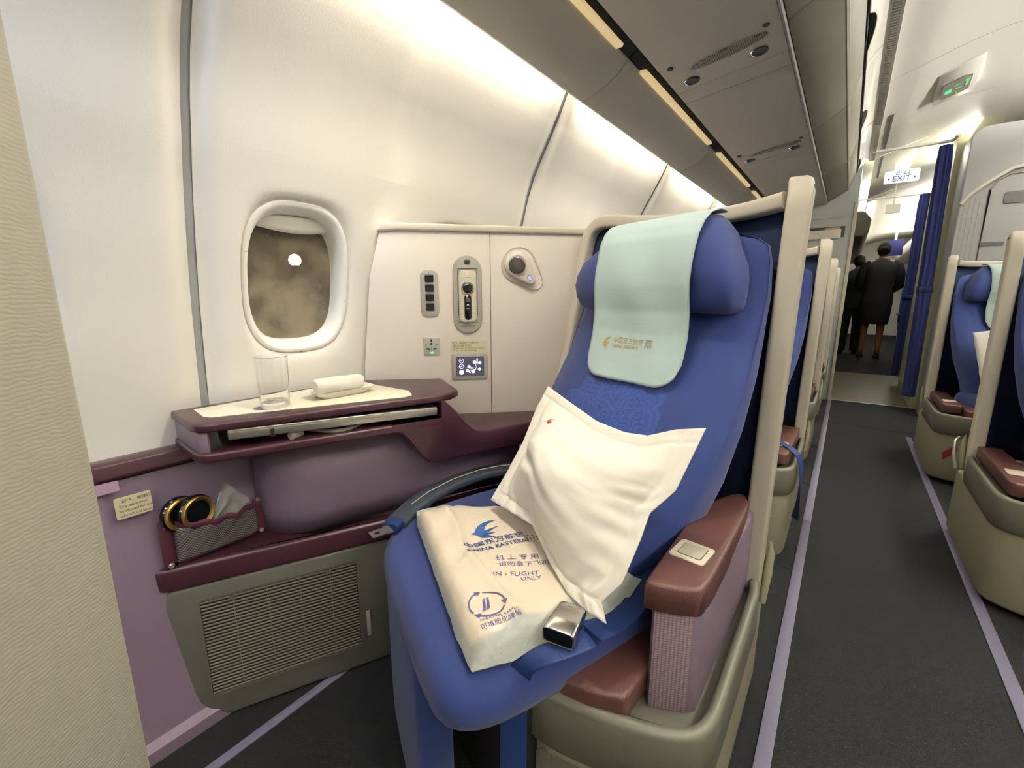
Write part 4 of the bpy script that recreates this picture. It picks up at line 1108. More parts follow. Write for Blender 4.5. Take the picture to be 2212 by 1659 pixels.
fr.build('grille_frame', M['ventbox'], t, ang=40)
gr = MB(); gr.rr(fo, LT, UZ, fs1-fs0-.010, fz1-fz0-.010, .004, -LI, .0002, .0008); gr.build('grille_back', M['black'], t)
gr = MB(); ns = 29
for i in range(ns):
    z = fz0+.010+(fz1-fz0-.020)*i/(ns-1)
    a, b = Lg(fs0+.007, .0040, z), Lg(fs1-.007, .0040, z)
    gr.prism([a+UZ*-.0017-LI*.0004, a+UZ*.0012-LI*.0004, a+UZ*.0006-LI*.0040, a-UZ*.0018-LI*.0034], b-a)
for k in range(1, 5):
    s = fs0+(fs1-fs0)*k/5
    a = Lg(s, .004, fz0+.007); gr.prism([a-LT*.0007-LI*.0004, a+LT*.0007-LI*.0004, a+LT*.0007-LI*.0030, a-LT*.0007-LI*.0030], UZ*(fz1-fz0-.014))
gr.build('grille', M['slat'], t)
gr = MB()
for s in (fs0+.065, fs1-.070): gr.disc(Lg(s, .0005, fz1-.013), LT*.006, UZ*.006, -LI, .0015, 14)
gr.build('grille_clip', M['ventbox'], t)
MB().rr(Lg(.398, .003, .125), LT, UZ, .010, .072, .004, -LI, 0, .003).build('side_latch', M['greyplastic'], t, bevel=.001)

# ------------------------------------------------------------------ literature pocket
t = thing('literature_pocket', (-1.05, .33, .40), 0, 'netted maroon literature pocket on the lilac wall above the ledge', 'pocket')
def PK(y, z, d=0): return V((-1.062+d, y, z))
def topz(y): return .500 - (y-.235)*.06 - .007*math.sin(PI*max(0, min(1, (y-.25)/.17)))
def bulge(u, v):  # u along, v up
    return .014+.032*max(0, math.sin(PI*u))**.4*(.25+.75*v) + .003*math.sin(u*21)*v
pk = MB()
def strip(y0, y1, z0, z1a, z1b, lean=0):
    pk.prism([PK(y0, z0, .004), PK(y1, z0+lean, .004), PK(y1, z1b, .004), PK(y0, z1a, .004)], (.006, 0, 0))
strip(.232, .256, .398, .502, .500); strip(.410, .432, .397, .484, .492)
strip(.240, .425, .397, .409, .407)
pk.grid(lambda u, v: PK(.256+.154*u, topz(.256+.154*u)-.012+.014*v+.003*math.sin(u*25), bulge(u, 1)+.002+.002*math.sin(v*PI)), 30, 3)
pk.build('pocket_frame', M['leatherstrap'], t, bevel=.0015, solid=.0)
pk = MB(); pk.grid(lambda u, v: PK(.254+.158*u, .407+(topz(.254+.158*u)-.010-.407)*v, bulge(u, v)), 34, 10); pk.build('netting', M['mesh'], t, solid=.001)
for y, z in ((.244, .490), (.243, .404), (.421, .481), (.421, .404)):
    b = MB(); b.ringdisc(PK(y, z, .010), (0, .0055, 0), (0, 0, .0055), (1, 0, 0), [(1, 0), (1, .002), (.75, .0035), (.6, .0015), (.2, .001)], 20); b.build('rivet', M['silver'], t)
# headphones
t = thing('headphones', (-1.03, .30, .45), 0, 'black headphones with two gold-ringed ear cups sticking out of the netted pocket', 'headphones')
for (y, z, x, lean) in ((.272, .508, -1.050, .05), (.296, .506, -1.037, .10)):
    c = V((x, y, z)); nx = V((1, .25, .12)).normalized(); a1 = nx.cross(UZ).normalized(); a2 = a1.cross(nx)
    b = MB(); b.ringdisc(c-nx*.012, a1*.036, a2*.036, nx, [(.85, 0), (1, .004), (1, .012), (.9, .016), (.3, .015)], 36); eo = b.build('ear_cup', M['blackgloss'], t)
    b = MB(); b.ringdisc(c+nx*.0035, a1*.036, a2*.036, nx, [(.93, 0), (.90, .004), (.82, .0055), (.70, .004), (.66, .000)], 36, cap=False); b.build('gold_ring', M['goldmetal'], eo)
b = MB(); b.tube([(-1.050, .27, .49), (-1.052, .30, .45), (-1.052, .36, .44), (-1.050, .39, .46)], .004, 8); b.build('headband', M['blackgloss'], t)
b = MB()
def fw(u, v):
    y = .262+.135*u; z = .474+.022*v+(.052*math.exp(-((u-.70)/.17)**2))*v - .004*math.exp(-((u-.1)/.2)**2)
    n_ = noise.noise(V((u*7, v*5, .3)))*.014
    return V((-1.030-.012*v+n_*.5, y+noise.noise(V((u*5, v*6, 9)))*.008, z+noise.noise(V((u*9, v*4, 5)))*.008))
b.grid(fw, 30, 14)
tag(b.build('plastic_wrap', M['film'], None, ang=60), 'crumpled clear plastic wrap around the headphones in the netted pocket', 'plastic bag')

# placards on the lilac wall
def wallcard(name, y, z, w_, h_, m, label, cat, lines, tilt=.0):
    ax, ay = V((0, 1, -.0)), V((-.05, 0, 1)).normalized()
    t = thing(name, (-1.066, y, z), 0, label, cat)
    x = -1.0605-(z-.50)*.085
    b = MB(); b.rr((x, y, z), ax, ay, w_, h_, .003, (1, 0, 0), 0, .002); b.build('card', m, t)
    if lines:
        b = MB()
        for i, (tx, s, o) in enumerate(lines): b.text(tx, V((x+.0028, y-w_/2+.005+o, z))+ay*(h_/2-.0105-.0092*i), ax, ay, s, align='LEFT')
        b.build('card_text', M['printgrey'], t, smooth=False)
wallcard('placard', .204, .551, .056, .042, M['placard'], 'cream instruction placard on the lilac wall left of the netted pocket', 'placard',
         [('起飞、着陆时', .0075, .006), ('Tray table must', .0070, 0), ('be stowed for taxi,', .0070, 0), ('take-off and landing', .0068, 0)])
wallcard('tape_strip', .168, .596, .040, .020, mat('lilac_tape', (172, 142, 168), .4), 'short lilac tape strip under the maroon cap, beside the beige partition', 'tape', None)

# ------------------------------------------------------------------ things on the console
t = thing('drinking_glass', (-.972, .447, .7126), 0, 'empty clear drinking glass standing on the cream console top', 'glass')
g = MB(); prof = [(.0, .0), (.0275, .0), (.0285, .003), (.0290, .02), (.0325, .108), (.0330, .109), (.0322, .1095), (.0315, .108), (.0275, .022), (.0265, .013), (.020, .011), (.0, .0105)]
g.loft([[V((-.972+math.cos(2*PI*k/48)*max(r, .0002), .447+math.sin(2*PI*k/48)*max(r, .0002), .7128+z)) for k in range(48)] for r, z in prof]); g.build('tumbler', M['glass'], t, ang=50)
t = thing('towel_dish', (-.945, .60, .7122), 0, 'small white rectangular dish on the console holding a rolled towel', 'dish')
DX, DY = V((.10, .995, 0)), V((.995, -.10, 0)); DC = V((-.965, .600, .7124))
dr = MB()
dr.loft([[DC + DX*(x*hw) + DY*(y*hd) + UZ*z for x, y in [(math.copysign(abs(math.cos(q))**.35, math.cos(q)), math.copysign(abs(math.sin(q))**.35, math.sin(q))) for q in [2*PI*(k+.5)/40 for k in range(40)]]]
         for hw, hd, z in ((.055, .026, 0), (.058, .028, .003), (.078, .037, .014), (.080, .038, .0155), (.076, .035, .0145), (.058, .026, .006), (.02, .01, .005))])
dr.build('dish', M['white'], t, ang=60)
t = tag(MB(), '', '') if False else None
tw = MB(); rings = []
for i in range(22):
    u = i/21; r = .0175*(1 if 0 < i < 21 else .85); c = DC + DX*(-.060+.118*u) + UZ*(.0255) + DY*-.002
    rings.append([c + (DY*math.cos(q)+UZ*math.sin(q))*(r*(1+.05*math.sin(q*3+u*5)+.03*math.sin(u*17)+(.10 if abs(q-2.2) < .25 else 0))) for q in [2*PI*k/32 for k in range(32)]])
tw.loft(rings); tag(tw.build('rolled_towel', M['linen']), 'rolled white towel lying in the small dish on the console', 'towel')

# ------------------------------------------------------------------ swallow mark
SWALLOW = [(-.50, .02), (-.34, .12), (-.22, .30), (-.08, .44), (.12, .50), (.50, .50), (.24, .42), (.06, .30), (-.02, .14), (.10, .10), (.28, .12), (.48, .16), (.26, .06), (.10, .00), (.04, -.10), (.14, -.16), (.30, -.14), (.16, -.24), (.06, -.38), (-.04, -.50), (-.10, -.30), (-.18, -.12), (-.34, -.02)]
SWALLOW = [(-.50, .00), (-.36, .06), (-.30, .18), (-.16, .34), (.04, .46), (.30, .50), (.50, .49), (.22, .38), (.05, .24), (-.02, .08), (.16, .12), (.50, .10), (.20, .01), (.02, -.08), (.10, -.14), (.30, -.22), (.08, -.22), (-.02, -.20), (.06, -.34), (.22, -.50), (-.06, -.38), (-.24, -.18), (-.32, -.05)]
def fan(pts2, f):
    """triangulated flat shape: outline points to world through f(x, y)"""
    bm = bmesh.new(); vs = [bm.verts.new((x, y, 0)) for x, y in pts2]; face = bm.faces.new(vs)
    r = bmesh.ops.triangulate(bm, faces=[face]); bm.verts.index_update()
    out = ([f(v.co.x, v.co.y) for v in bm.verts], [[v.index for v in fc.verts] for fc in bm.faces]); bm.free(); return out

# ------------------------------------------------------------------ mint cloth over the headrest
def cover_pts():
    # (depth, height) down over the pad, from behind the top to the lower hem
    return [(.070, 1.106), (.082, 1.110), (.095, 1.110), (.121, 1.102), (.140, 1.086), (.154, 1.062), (.162, 1.03), (.167, 1.00), (.169, .97), (.167, .945), (.163, .915), (.165, .87), (.174, .83), (.186, .79), (.194, .768)]
def cover_fn(P_, half, tc, zr=.05):
    Ls = [0]
    for a, b in zip(P_[:-1], P_[1:]): Ls.append(Ls[-1]+math.dist(a, b))
    T = Ls[-1]
    def at(s):
        for i in range(len(Ls)-1):
            if s <= Ls[i+1]+1e-9:
                u = (s-Ls[i])/(Ls[i+1]-Ls[i]); return (P_[i][0]+(P_[i+1][0]-P_[i][0])*u, P_[i][1]+(P_[i+1][1]-P_[i][1])*u)
        return P_[-1]
    def fn(u, v):
        x = (u-.5)*2
        e = max(0, (abs(x)*half-(half-zr)))/zr      # round lower corners
        s = v*(T-zr*(1-math.sqrt(max(0, 1-min(1, e)**2))))
        d, z = at(s)
        wv = .0016*math.sin(x*5+z*22)+.0022*noise.noise(V((x*2.2, z*12, 2)))
        return S(tc+x*half, d+wv-.006*x*x, z)
    return fn, T
CF, CT = cover_fn(cover_pts(), .128, .072)
cv = MB(); cv.grid(CF, 32, 60)
t = thing('headrest_cloth', tuple(S(.072, .1, 1.12)), RS, 'mint green headrest cloth with gold print draped over the nearest blue seat', 'headrest cover')
co = cv.build('cloth', M['mint'], t, solid=.0016, ang=80)
bvh = BVHTree.FromPolygons([tuple(p) for p in cv.v], cv.f)
def onto(bv, d, off, far=.3):
    d = V(d).normalized()
    def f(p):
        h = bv.ray_cast(p-d*far, d)
        return (h[0]-d*off) if h[0] is not None else p
    return f
pj = onto(bvh, -SF, .0016)
pm = MB(); q = S(.0, .25, .843)
ax, ay = SL.copy(), UZ
ax = (SL*1).normalized()
v_, f_ = fan(SWALLOW, lambda x, y: pj(S(-.002, .25, .843)+SL*x*.026+UZ*y*.028)); pm.add(v_, f_)
pm.text('中国东方航空', S(.018, .25, .847), SL, UZ, .0145, align='LEFT', proj=pj)
pm.text('CHINA EASTERN', S(.018, .25, .836), SL, UZ, .0102, align='LEFT', proj=pj)
pm.build('gold_print', M['gold'], co, smooth=False, clean=False)
pm = MB(); pm.text('兩', S(.108, .25, .842), SL, UZ, .021, align='LEFT', proj=pj)
pm.build('grey_emblem', M['greyplastic'], co, smooth=False, clean=False)
# the same cloth, plain, on the other seats that show theirs
def plain_cloth(mirror, dy, label):
    m = MB(); m.grid(CF, 20, 30)
    t = thing('headrest_cloth', tuple(S(.072, .1, 1.12)), RS, label, 'headrest cover', None)
    m.build('cloth', M['mint'], t, solid=.002, ang=80)
    p = V(t.location)
    if mirror: t.location = (.35-p.x, p.y+dy, p.z); t.rotation_euler.z = -RS; t.scale.x = -1
    else: t.location.y = p.y+dy
plain_cloth(False, 1.18, 'mint headrest cloth on the second window-side seat, mostly hidden by the cream post')
plain_cloth(True, 2.50, 'mint headrest cloth on the centre-row seat in front of the grey closet')
plain_cloth(True, 1.30, 'mint headrest cloth on the nearest centre-row seat at the right edge')

# ------------------------------------------------------------------ wrapped blanket
def poly_at(P_, u):
    L = [0]
    for a, b in zip(P_[:-1], P_[1:]): L.append(L[-1]+(V(b)-V(a)).length)
    s = u*L[-1]
    for i in range(len(L)-1):
        if s <= L[i+1]+1e-9:
            k = (s-L[i])/max(1e-9, L[i+1]-L[i]); return V(P_[i]).lerp(V(P_[i+1]), k)
    return V(P_[-1])
def coons(top, bottom, left, right):
    def f(u, v):
        c, d, a, b = poly_at(top, u), poly_at(bottom, u), poly_at(left, v), poly_at(right, v)
        P00, P10, P01, P11 = V(top[0]), V(top[-1]), V(bottom[0]), V(bottom[-1])
        return c*(1-v)+d*v+a*(1-u)+b*u - (P00*(1-u)*(1-v)+P10*u*(1-v)+P01*(1-u)*v+P11*u*v)
    return f
ZB = .460
bl = [(-.742, .63), (-.695, .588), (-.53, .485), (-.454, .438), (-.393, .399), (-.344, .374)]
bt = [(-.742, .63), (-.716, .680), (-.690, .704), (-.655, .715), (-.620, .735), (-.575, .76)]
bb = [(-.344, .374), (-.311, .413), (-.289, .471), (-.256, .535), (-.233, .595), (-.228, .680)]
br = [(-.575, .76), (-.46, .735), (-.35, .70), (-.228, .680)]
z3 = lambda L: [(x, y, 0) for x, y in L]
BC = coons(z3(bl), z3(br), z3(bt), z3(bb))   # u along the long side, v across
def seat_z(x, y):
    p = V((x, y, 0))-SO; d = p.dot(SF); a = p.dot(SL)
    z = .4545
    if d > .62: z -= (d-.62)*.10
    return z
def bagpt(u, v, under=False):
    p = BC(u, v)
    e1 = min(1, min((u-.05)/.14, (1-u)/.10)); e2 = min(1, min(v/.09, (1-v)/.14))
    e1 = max(0, e1); e2 = max(0, e2)
    m = (1-(1-e1)**2.4)*(1-(1-e2)**2.4)
    if u > .7 and v > .6: m *= 1-.75*min(1, (u-.7)/.15)*min(1, (v-.6)/.15)
    n1 = noise.noise(V((u*4.5, v*3.5, 1.7)))*.006*m + abs(noise.noise(V((u*9+v*5, v*3, 4.2))))*.004*m
    fold = .006*math.exp(-((v-.24-.02*math.sin(u*9))/.03)**2)*m
    crease = -.004*math.exp(-((u+v*.5-.62)/.03)**2)*m
    ed = (1-m)*(.006*noise.noise(V((u*16, v*14, 8)))+.004)
    z = seat_z(p.x, p.y) + .003 + .034*m + n1 + fold + crease + max(0, ed)
    if u > .92 or v > .9:   # free corner flap lifts slightly
        z += .010*max(0, v-.85)/.15*u
    return V((p.x, p.y, z if not under else seat_z(p.x, p.y)+.002))
t = thing('wrapped_blanket', tuple(BC(.5, .5))[:2]+(ZB,), 0, 'blanket in a milky printed plastic bag lying on the blue seat cushion under the pillow', 'wrapped blanket')
bg = MB(); NU, NV = 80, 56
pts = [[bagpt(i/NU, j/NV) for i in range(NU+1)] for j in range(NV+1)]
fl = [p for r in pts for p in r]
idx = lambda i, j: j*(NU+1)+i
def film(u, v):
    """1 where only the clear bag is, 0 where the blanket fills it"""
    def st(x, w_=.02): return max(0, min(1, .5+x/w_))
    return max(st(.115+.02*math.sin(v*15)-u), st(u-.935-.012*math.sin(v*20)), st(.022-v, .015), st(v-.93), st(min(u-.76-.03*math.sin(v*9), v-.70-.04*math.sin(u*11)), .03))
fa = [(idx(i, j), idx(i+1, j), idx(i+1, j+1), idx(i, j+1)) for j in range(NV) for i in range(NU)]; fb = []
bg.add(fl, fa)
bvb = BVHTree.FromPolygons([tuple(p) for p in fl], [list(q) for q in fa+fb])
bago = bg.build('bag', M['bag'], t, ang=80, clean=False)
at_ = bago.data.attributes.new('film', 'FLOAT', 'POINT')
for k, d_ in enumerate(at_.data): d_.value = film((k % (NU+1))/NU, (k//(NU+1))/NV)
nt = M['bag'].node_tree; pb_ = nt.nodes['Principled BSDF']; src = pb_.inputs['Base Color'].links[0].from_socket
an = nt.nodes.new('ShaderNodeAttribute'); an.attribute_name = 'film'
mx = nt.nodes.new('ShaderNodeMix'); mx.data_type = 'RGBA'; nt.links.new(an.outputs['Fac'], mx.inputs[0]); nt.links.new(src, mx.inputs[6]); mx.inputs[7].default_value = lin((172, 178, 172)) + (1,)
nt.links.new(mx.outputs[2], pb_.inputs['Base Color'])
u_ = MB(); u_.grid(lambda u, v: bagpt(u*.98+.01, v*.98+.01, True), 20, 14); u_.build('underside', M['bagedge'], t, ang=80)
pb = onto(bvb, (0, 0, -1), .0010)
TX = V((.838, -.545, 0))          # reading direction runs toward the seat corner
TXr = V((.50, .866, 0)); TXr.normalize(); TYr = V((-.866, .50, 0))
# writing reads left-to-right toward the armrest; its up direction points to the console
def BP(x, y): return V((x, y, .6))
pr = MB()
rx = V((.515, .857, 0)).normalized(); ry = V((-.857, .515, 0)).normalized()
v_, f_ = fan(SWALLOW, lambda x, y: pb(BP(-.523, .617)+rx*x*.062+ry*y*.062)); pr.add(v_, f_)
pr.build('swallow_mark', M['swallow'], bago, smooth=False, clean=False)
r2x = V((.755, .655, 0)).normalized(); r2y = V((-.655, .755, 0)).normalized()
pr = MB()
pr.text('中国东方航空', BP(-.514, .545), rx, ry, .0205, align='LEFT', proj=pb, bold=.014)
pr.text('CHINA EASTERN', BP(-.496, .534), rx, ry, .0162, align='LEFT', proj=pb, bold=.014)
pr.build('airline_name', M['ink'], bago, smooth=False, clean=False)
pr = MB()
pr.text('机 上 专 用', BP(-.444, .548), r2x, r2y, .0170, align='LEFT', spacing=.94, proj=pb)
pr.text('请勿拿下飞机', BP(-.428, .537), r2x, r2y, .0150, align='LEFT', proj=pb)
pr.text('IN - FLIGHT', BP(-.419, .511), r2x, r2y, .0150, align='LEFT', proj=pb)
pr.text('ONLY', BP(-.377, .531), r2x, r2y, .0130, align='LEFT', proj=pb)
def arc(mb, c, r, a0, a1, wd, n=18):
    mb.loft([[pb(c+rx*math.cos(a)*q+ry*math.sin(a)*q) for a in [a0+(a1-a0)*k/n for k in range(n+1)]] for q in (r-wd, r+wd)], cap=False, closed=False)
pr.build('printed_notice', M['inkp'], bago, smooth=False, clean=False)
pr = MB(); cc = BP(-.383, .452)
for k in range(3):
    a0 = PI*.62+k*2*PI/3; arc(pr, cc, .027, a0, a0+1.65, .0012)
    ah = a0; c_ = cc+rx*math.cos(ah)*.027+ry*math.sin(ah)*.027
    pr.add([pb(c_+rx*math.cos(ah)*.005+ry*math.sin(ah)*.005), pb(c_-rx*math.cos(ah)*.005-ry*math.sin(ah)*.005), pb(c_+(rx*math.sin(ah)-ry*math.cos(ah))*.010)], [(0, 1, 2)])
pr.text('jj', cc-rx*.009-ry*.008, (rx+ry*.2).normalized(), (ry+rx*.25).normalized(), .030, align='LEFT', proj=pb, bold=.03)
pr.text('>PBAT+PLA+MD<', BP(-.350, .430)-rx*.012, rx, ry, .0105, align='CENTER', proj=pb, bold=.01) if False else pr.text('>PBAT+PLA+MD<', BP(-.366, .417), (rx*1.0+ry*-.05).normalized(), ry, .0078, align='LEFT', proj=pb)
pr.text('可堆肥化降解', BP(-.356, .408), rx, ry, .0105, align='LEFT', proj=pb)
pr.build('recycling_mark', M['inkp'], bago, smooth=False, clean=False)
pr = MB(); cc = BP(-.436, .648)
for k in range(8):
    a = 2*PI*k/8; arc(pr, cc, .013, a, a+.30, .0012, 4)
for k in range(3): 
    a_ = cc+rx*(-.006+.006*k); pr.add([pb(a_+ry*.006), pb(a_+ry*.006+rx*.0015), pb(a_-ry*.006+rx*-.0005), pb(a_-ry*.006-rx*.002)], [(0, 1, 2, 3)])
pr.build('round_mark', M['printgrey'], bago, smooth=False, clean=False)

# ------------------------------------------------------------------ pillow
PT = [(-0.582, 0.938, 0.723), (-0.49, 0.883, 0.707), (-0.39, 0.823, 0.691), (-0.314, 0.788, 0.69), (-0.264, 0.773, 0.697), (-0.215, 0.772, 0.718), (-0.164, 0.763, 0.732)]
PL = [(-0.582, 0.938, 0.723), (-0.588, 0.896, 0.676), (-0.581, 0.827, 0.606), (-0.588, 0.773, 0.546), (-0.599, 0.726, 0.492)]
PB = [(-0.599, 0.726, 0.492), (-0.447, 0.67, 0.504), (-0.368, 0.612, 0.48), (-0.315, 0.577, 0.468), (-0.262, 0.554, 0.469), (-0.23, 0.544, 0.473)]
PR = [(-0.164, 0.763, 0.732), (-0.172, 0.731, 0.696), (-0.184, 0.687, 0.644), (-0.215, 0.662, 0.605), (-0.217, 0.633, 0.573), (-0.225, 0.585, 0.519), (-0.249, 0.566, 0.488), (-0.23, 0.544, 0.473)]
def nearer(L, k):
    c = V((0, 0, .95)); n_ = len(L)
    return [tuple(c+(V(p)-c)*k) for p in L]
PT, PL, PB, PR = [nearer(L, .945) for L in (PT, PL, PB, PR)]
PC = coons(PT, PB, PL, PR)
PNm = (PC(.9, .5)-PC(.1, .5)).cross(PC(.5, .9)-PC(.5, .1)).normalized()
if PNm.y > 0: PNm = -PNm
def pillow_pt(u, v, side, puff=(.080, .060), sd=0):
    p = PC(u, v)
    fu, fv = .07, .08       # flat flange round the filling
    a = max(0, min(1, (u-fu)/(.5-fu), (1-fu-u)/(.5-fu))); b = max(0, min(1, (v-fv)/(.5-fv), (1-fv-v)/(.5-fv)))
    m = (1-(1-a)**2.1)*(1-(1-b)**2.1)
    # wrinkles gather toward the seams and run diagonally through the middle
    w1 = .006*noise.noise(V((u*3.2+sd, v*6.5, 1)))+.0022*noise.noise(V((u*8, v*11+sd, 3)))
    w2 = .0016*math.sin((v*1.0+u*.35)*24+3*noise.noise(V((u*3, v*3, 7))))*math.exp(-((v-.58)/.20)**2)*(.4+.6*math.sin(PI*u))
    w3 = .0020*math.sin(v*44+u*8+6*noise.noise(V((u*4, v*4, 2))))*math.exp(-((u-.90)/.07)**2)
    w4 = .003*math.sin(u*48+5*noise.noise(V((u*3, v*5, 5))))*math.exp(-((v-.93)/.08)**2)
    dip = -.012*math.exp(-((v-.66-.25*(u-.5))/.05)**2)*math.exp(-((u-.30)/.25)**2)
    seam = -.003*(math.exp(-((u-fu)/.008)**2)+math.exp(-((u-1+fu)/.008)**2)+math.exp(-((v-fv)/.010)**2)+math.exp(-((v-1+fv)/.010)**2))
    if side > 0: off = .003 + puff[0]*m + (w1+w2+dip)*min(1, m*2+.25) + w3 + w4 + seam
    else: off = -.000 - puff[1]*m
    edge = min(u, 1-u, v, 1-v)
    if side > 0 and edge < .001: off = .0012
    return p + PNm*off
t = thing('pillow', tuple(PC(.5, .95))[:2]+(.49,), 0, 'large white pillow with a tiny red swallow leaning on the nearest blue seat', 'pillow')
pw = MB(); NP = 96
pw.grid(lambda u, v: pillow_pt(u, v, 1), NP, NP)
bvp = BVHTree.FromPolygons([tuple(p) for p in pw.v], pw.f)
pw.grid(lambda u, v: pillow_pt(u, v, -1), NP, NP)
po = pw.build('pillowcase', M['linen'], t, ang=180)
pp_ = onto(bvp, -PNm, .0045)
su = (PC(.2, .2)-PC(.05, .2)).normalized(); sv = (PC(.1, .1)-PC(.1, .3)).normalized()
h_ = bvp.ray_cast(V((0, 0, .95)), V((-.469, .768, -.261)).normalized())[0]
c0 = h_+PNm*.1
pm = MB(); v_, f_ = fan(SWALLOW, lambda x, y: pp_(c0+su*x*.023+sv*y*.015+sv*x*.006)); pm.add(v_, f_); pm.build('red_swallow', M['red'], po, smooth=False, clean=False)

# pillow and wrap on the right-hand seat
t = thing('pillow', (.76, 3.2, .5), 0, 'small white pillow on the centre-row seat in front of the closet', 'pillow')
def bp2(u, v, s):
    a = .30-.36*u; z = .47+.29*(1-v)+.02*math.sin(PI*u); d = .40-.16*(1-v)
    m = (math.sin(PI*u)*math.sin(PI*v))**.6
    p = S(a, d+.03+s*.045*m+.01*noise.noise(V((u*5, v*5, 3))), z); return V((.35-p.x, p.y+2.50, p.z))
q = MB(); q.grid(lambda u, v: bp2(u, v, 1), 28, 28); q.grid(lambda u, v: bp2(u, v, -1), 28, 28); q.build('pillowcase', M['linen'], t, ang=180)
q = MB()
def bw2(u, v):
    p = S(.29-.40*u, .38+.24*v, .462+.02*math.sin(PI*u)*math.sin(PI*v)+.01*abs(noise.noise(V((u*6, v*6, 1))))); return V((.35-p.x, p.y+2.50, p.z))
q.grid(bw2, 24, 18); tag(q.build('wrapped_blanket', M['bagedge'], None, ang=80, solid=.002), 'clear-wrapped bag beneath the small pillow on the centre-row seat', 'wrapped blanket')

# ------------------------------------------------------------------ seat belts
t = thing('lap_belt', tuple(S(.26, .45, .455)), 0, 'blue lap belt with polished buckle on the right side of the nearest seat cushion', 'seat belt')
b = MB(); b.tube([(-.170, .80, .47), (-.205, .74, .462), (-.222, .66, .461), (-.226, .60, .461), (-.232, .56, .464), (-.245, .52, .470)], .02, 12, flat=(.024, .0015)); b.build('strap', M['webbing'], t)
b = MB(); A_ = [(-.252, .512, .474), (-.268, .480, .474), (-.291, .450, .470), (-.312, .428, .452), (-.335, .425, .410), (-.345, .435, .34), (-.348, .437, .22), (-.348, .437, .02)]
B2 = [(-.222, .495, .474), (-.236, .466, .474), (-.257, .438, .470), (-.280, .428, .452), (-.300, .443, .410), (-.309, .453, .34), (-.311, .455, .22), (-.311, .455, .02)]
b.grid(lambda u, v: poly_at(A_, v).lerp(poly_at(B2, v), u)+V((0, 0, .002*math.sin(u*PI)*(v < .4))), 8, 40)
b.build('strap', M['webbing'], t, solid=.0022, ang=80)
bx = V((-.72, -.69, 0)).normalized()   # buckle mouth direction
bx = V((-.262, -.965, 0)).normalized(); bx = V((.16, -.987, .0)).normalized()
by = V((-bx.y, bx.x, 0)); bc = V((-.268, .486, .490))
bk_ = MB()
for s0, s1, w0, w1, h0, h1 in ((-.036, .026, .021, .024, .010, .0115),):
    ringo = lambda s, w_, h_: [bc+bx*s+by*w_*math.copysign(abs(math.cos(q))**.3, math.cos(q))+UZ*h_*math.copysign(abs(math.sin(q))**.3, math.sin(q)) for q in [2*PI*(k+.5)/28 for k in range(28)]]
    bk_.loft([ringo(.004, .019, .0085), ringo(.026, .021, .0098), ringo(.0265, .0225, .0112), ringo(.025, .0235, .012), ringo(.0, .0225, .013), ringo(-.020, .0205, .0135), ringo(-.034, .019, .012), ringo(-.038, .017, .008)], cap=True)
bko = bk_.build('buckle', M['steel'], t, ang=50)
q = MB(); q.loft([[bc+bx*.0045+by*w_*a+UZ*h_*b_ for a, b_ in ((-1, -1), (1, -1), (1, 1), (-1, 1))] for w_, h_ in ((.018, .008), (.0005, .0005))], cap=False); q.build('buckle_mouth', M['navy'], bko)
q = MB(); q.tube([bc-bx*.030-by*.020+UZ*.004, bc-bx*.030+by*.020+UZ*.004], .0065, 14); q.build('hinge_pin', M['steel'], bko)
q = MB(); q.disc(bc-by*.0235+bx*.002, bx*.0025, UZ*.0025, -by, .0012, 12); q.build('rivet', M['darkgrey'], bko)
q = MB(); q.rr(bc-bx*.046-by*.004+UZ*-.010, bx, by, .034, .036, .003, UZ, -.001, .001); q.build('lever_plate', M['steel'], bko, bevel=.0006)

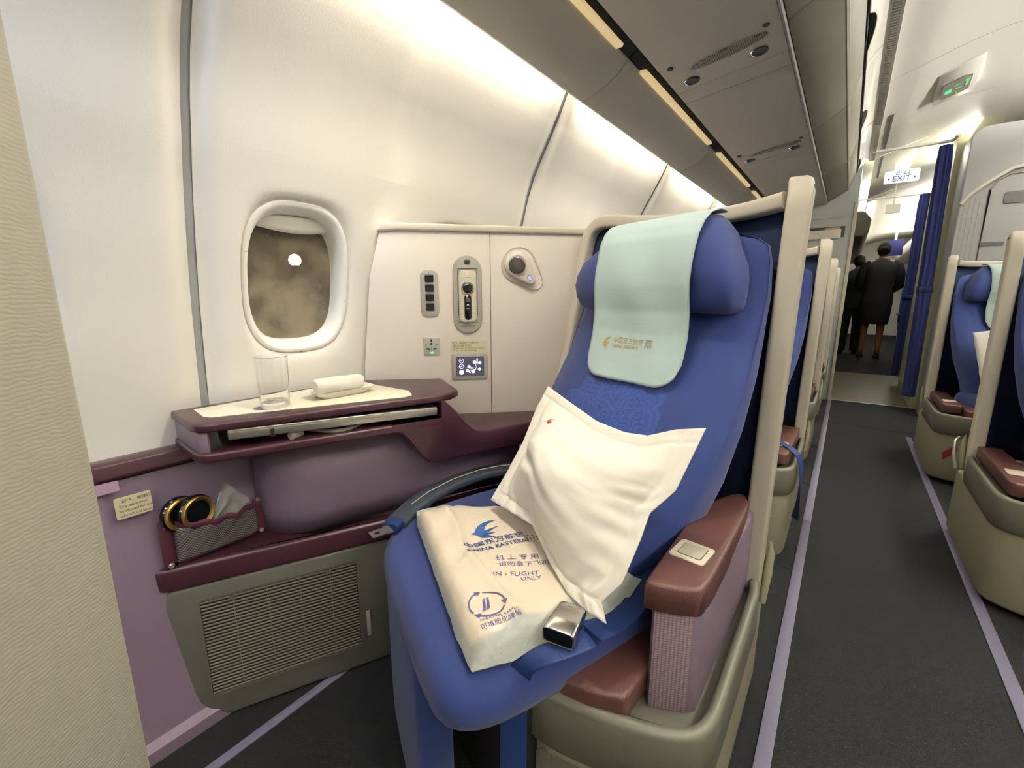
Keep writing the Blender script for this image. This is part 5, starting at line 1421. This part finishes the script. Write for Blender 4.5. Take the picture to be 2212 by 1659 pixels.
t = thing('shoulder_belt', (-.75, .70, .42), 0, 'charcoal padded shoulder belt with blue loop and metal tongue beside the lilac liner', 'seat belt')
b = MB(); path = [(-.69, .96, .47), (-.715, .92, .475), (-.745, .86, .475), (-.768, .78, .470), (-.775, .70, .463), (-.770, .64, .455), (-.757, .595, .450), (-.745, .570, .450)]
b.tube(path, .02, 16, flat=(.026, .011)); b.build('pad', M['belt'], t)
b = MB(); b.tube([V(p)+V((.004, -.004, .0135)) for p in path[:-2]], .0012, 6); b.build('seam_thread', M['cream'], t)
b = MB(); b.tube([(-.748, .578, .452), (-.740, .560, .454), (-.735, .548, .454)], .02, 14, flat=(.019, .012)); b.build('blue_loop', M['webbing'], t)
tx = V((-.10, -.35, .02)).normalized(); ty = V((tx.y, -tx.x, 0)).normalized()
tx = V((-.02, -.99, 0)); tx = V((-.24, -.97, 0)).normalized(); ty = V((.97, -.24, 0)).normalized(); tc_ = V((-.728, .520, .462))
b = MB(); w_, L_ = .0125, .022; h_ = .0055
outer = [tc_+tx*a*L_+ty*c_*w_ for a, c_ in ((-1, -1.25), (-.55, -1.25), (-.35, -1), (1, -1), (1, 1), (-.35, 1), (-.55, 1.25), (-1, 1.25))]
hc = tc_+tx*.009
hole = [hc+tx*a*h_+ty*c_*h_ for a, c_ in ((-1, -1), (0, -1), (0, -1), (1, -1), (1, 1), (0, 1), (0, 1), (-1, 1))]
b.loft([outer, hole, [p+UZ*.0025 for p in hole], [p+UZ*.0025 for p in outer], outer], cap=False); b.build('tongue', M['silver'], t, ang=30)

# belt hanging over the second seat's base, red tag on the right-hand seat
t = thing('lap_belt', (-.10, 1.80, .40), 0, 'blue belt strap hanging over the aisle side of the second seat base', 'seat belt')
b = MB(); b.tube([(-.19, 1.93, .415), (-.15, 1.88, .412), (-.105, 1.83, .408), (-.075, 1.80, .395), (-.062, 1.79, .36), (-.058, 1.80, .28), (-.060, 1.83, .18), (-.064, 1.86, .13)], .02, 10, flat=(.014, .0015), up=(.3, -.2, 1)); b.build('strap', M['webbing'], t)
t = thing('pull_tag', (.44, 2.28, .33), 0, 'dark red pull tag hanging on the aisle side of the nearest centre-row seat', 'tag')
b = MB(); b.prism([(.418, 2.43, .36), (.420, 2.43, .33), (.400, 2.52, .265), (.398, 2.53, .295)], (.004, .004, 0)); b.build('ribbon', M['redtag'], t)
b = MB(); b.tube([(.418, 2.36, .28), (.41, 2.40, .33), (.412, 2.42, .38), (.425, 2.43, .395)], .006, 8); b.build('holder', M['silver'], t)

for o in list(bpy.data.objects):
    if o.get('kind') == 'structure' or o.parent or o.type in ('CAMERA', 'LIGHT'): continue
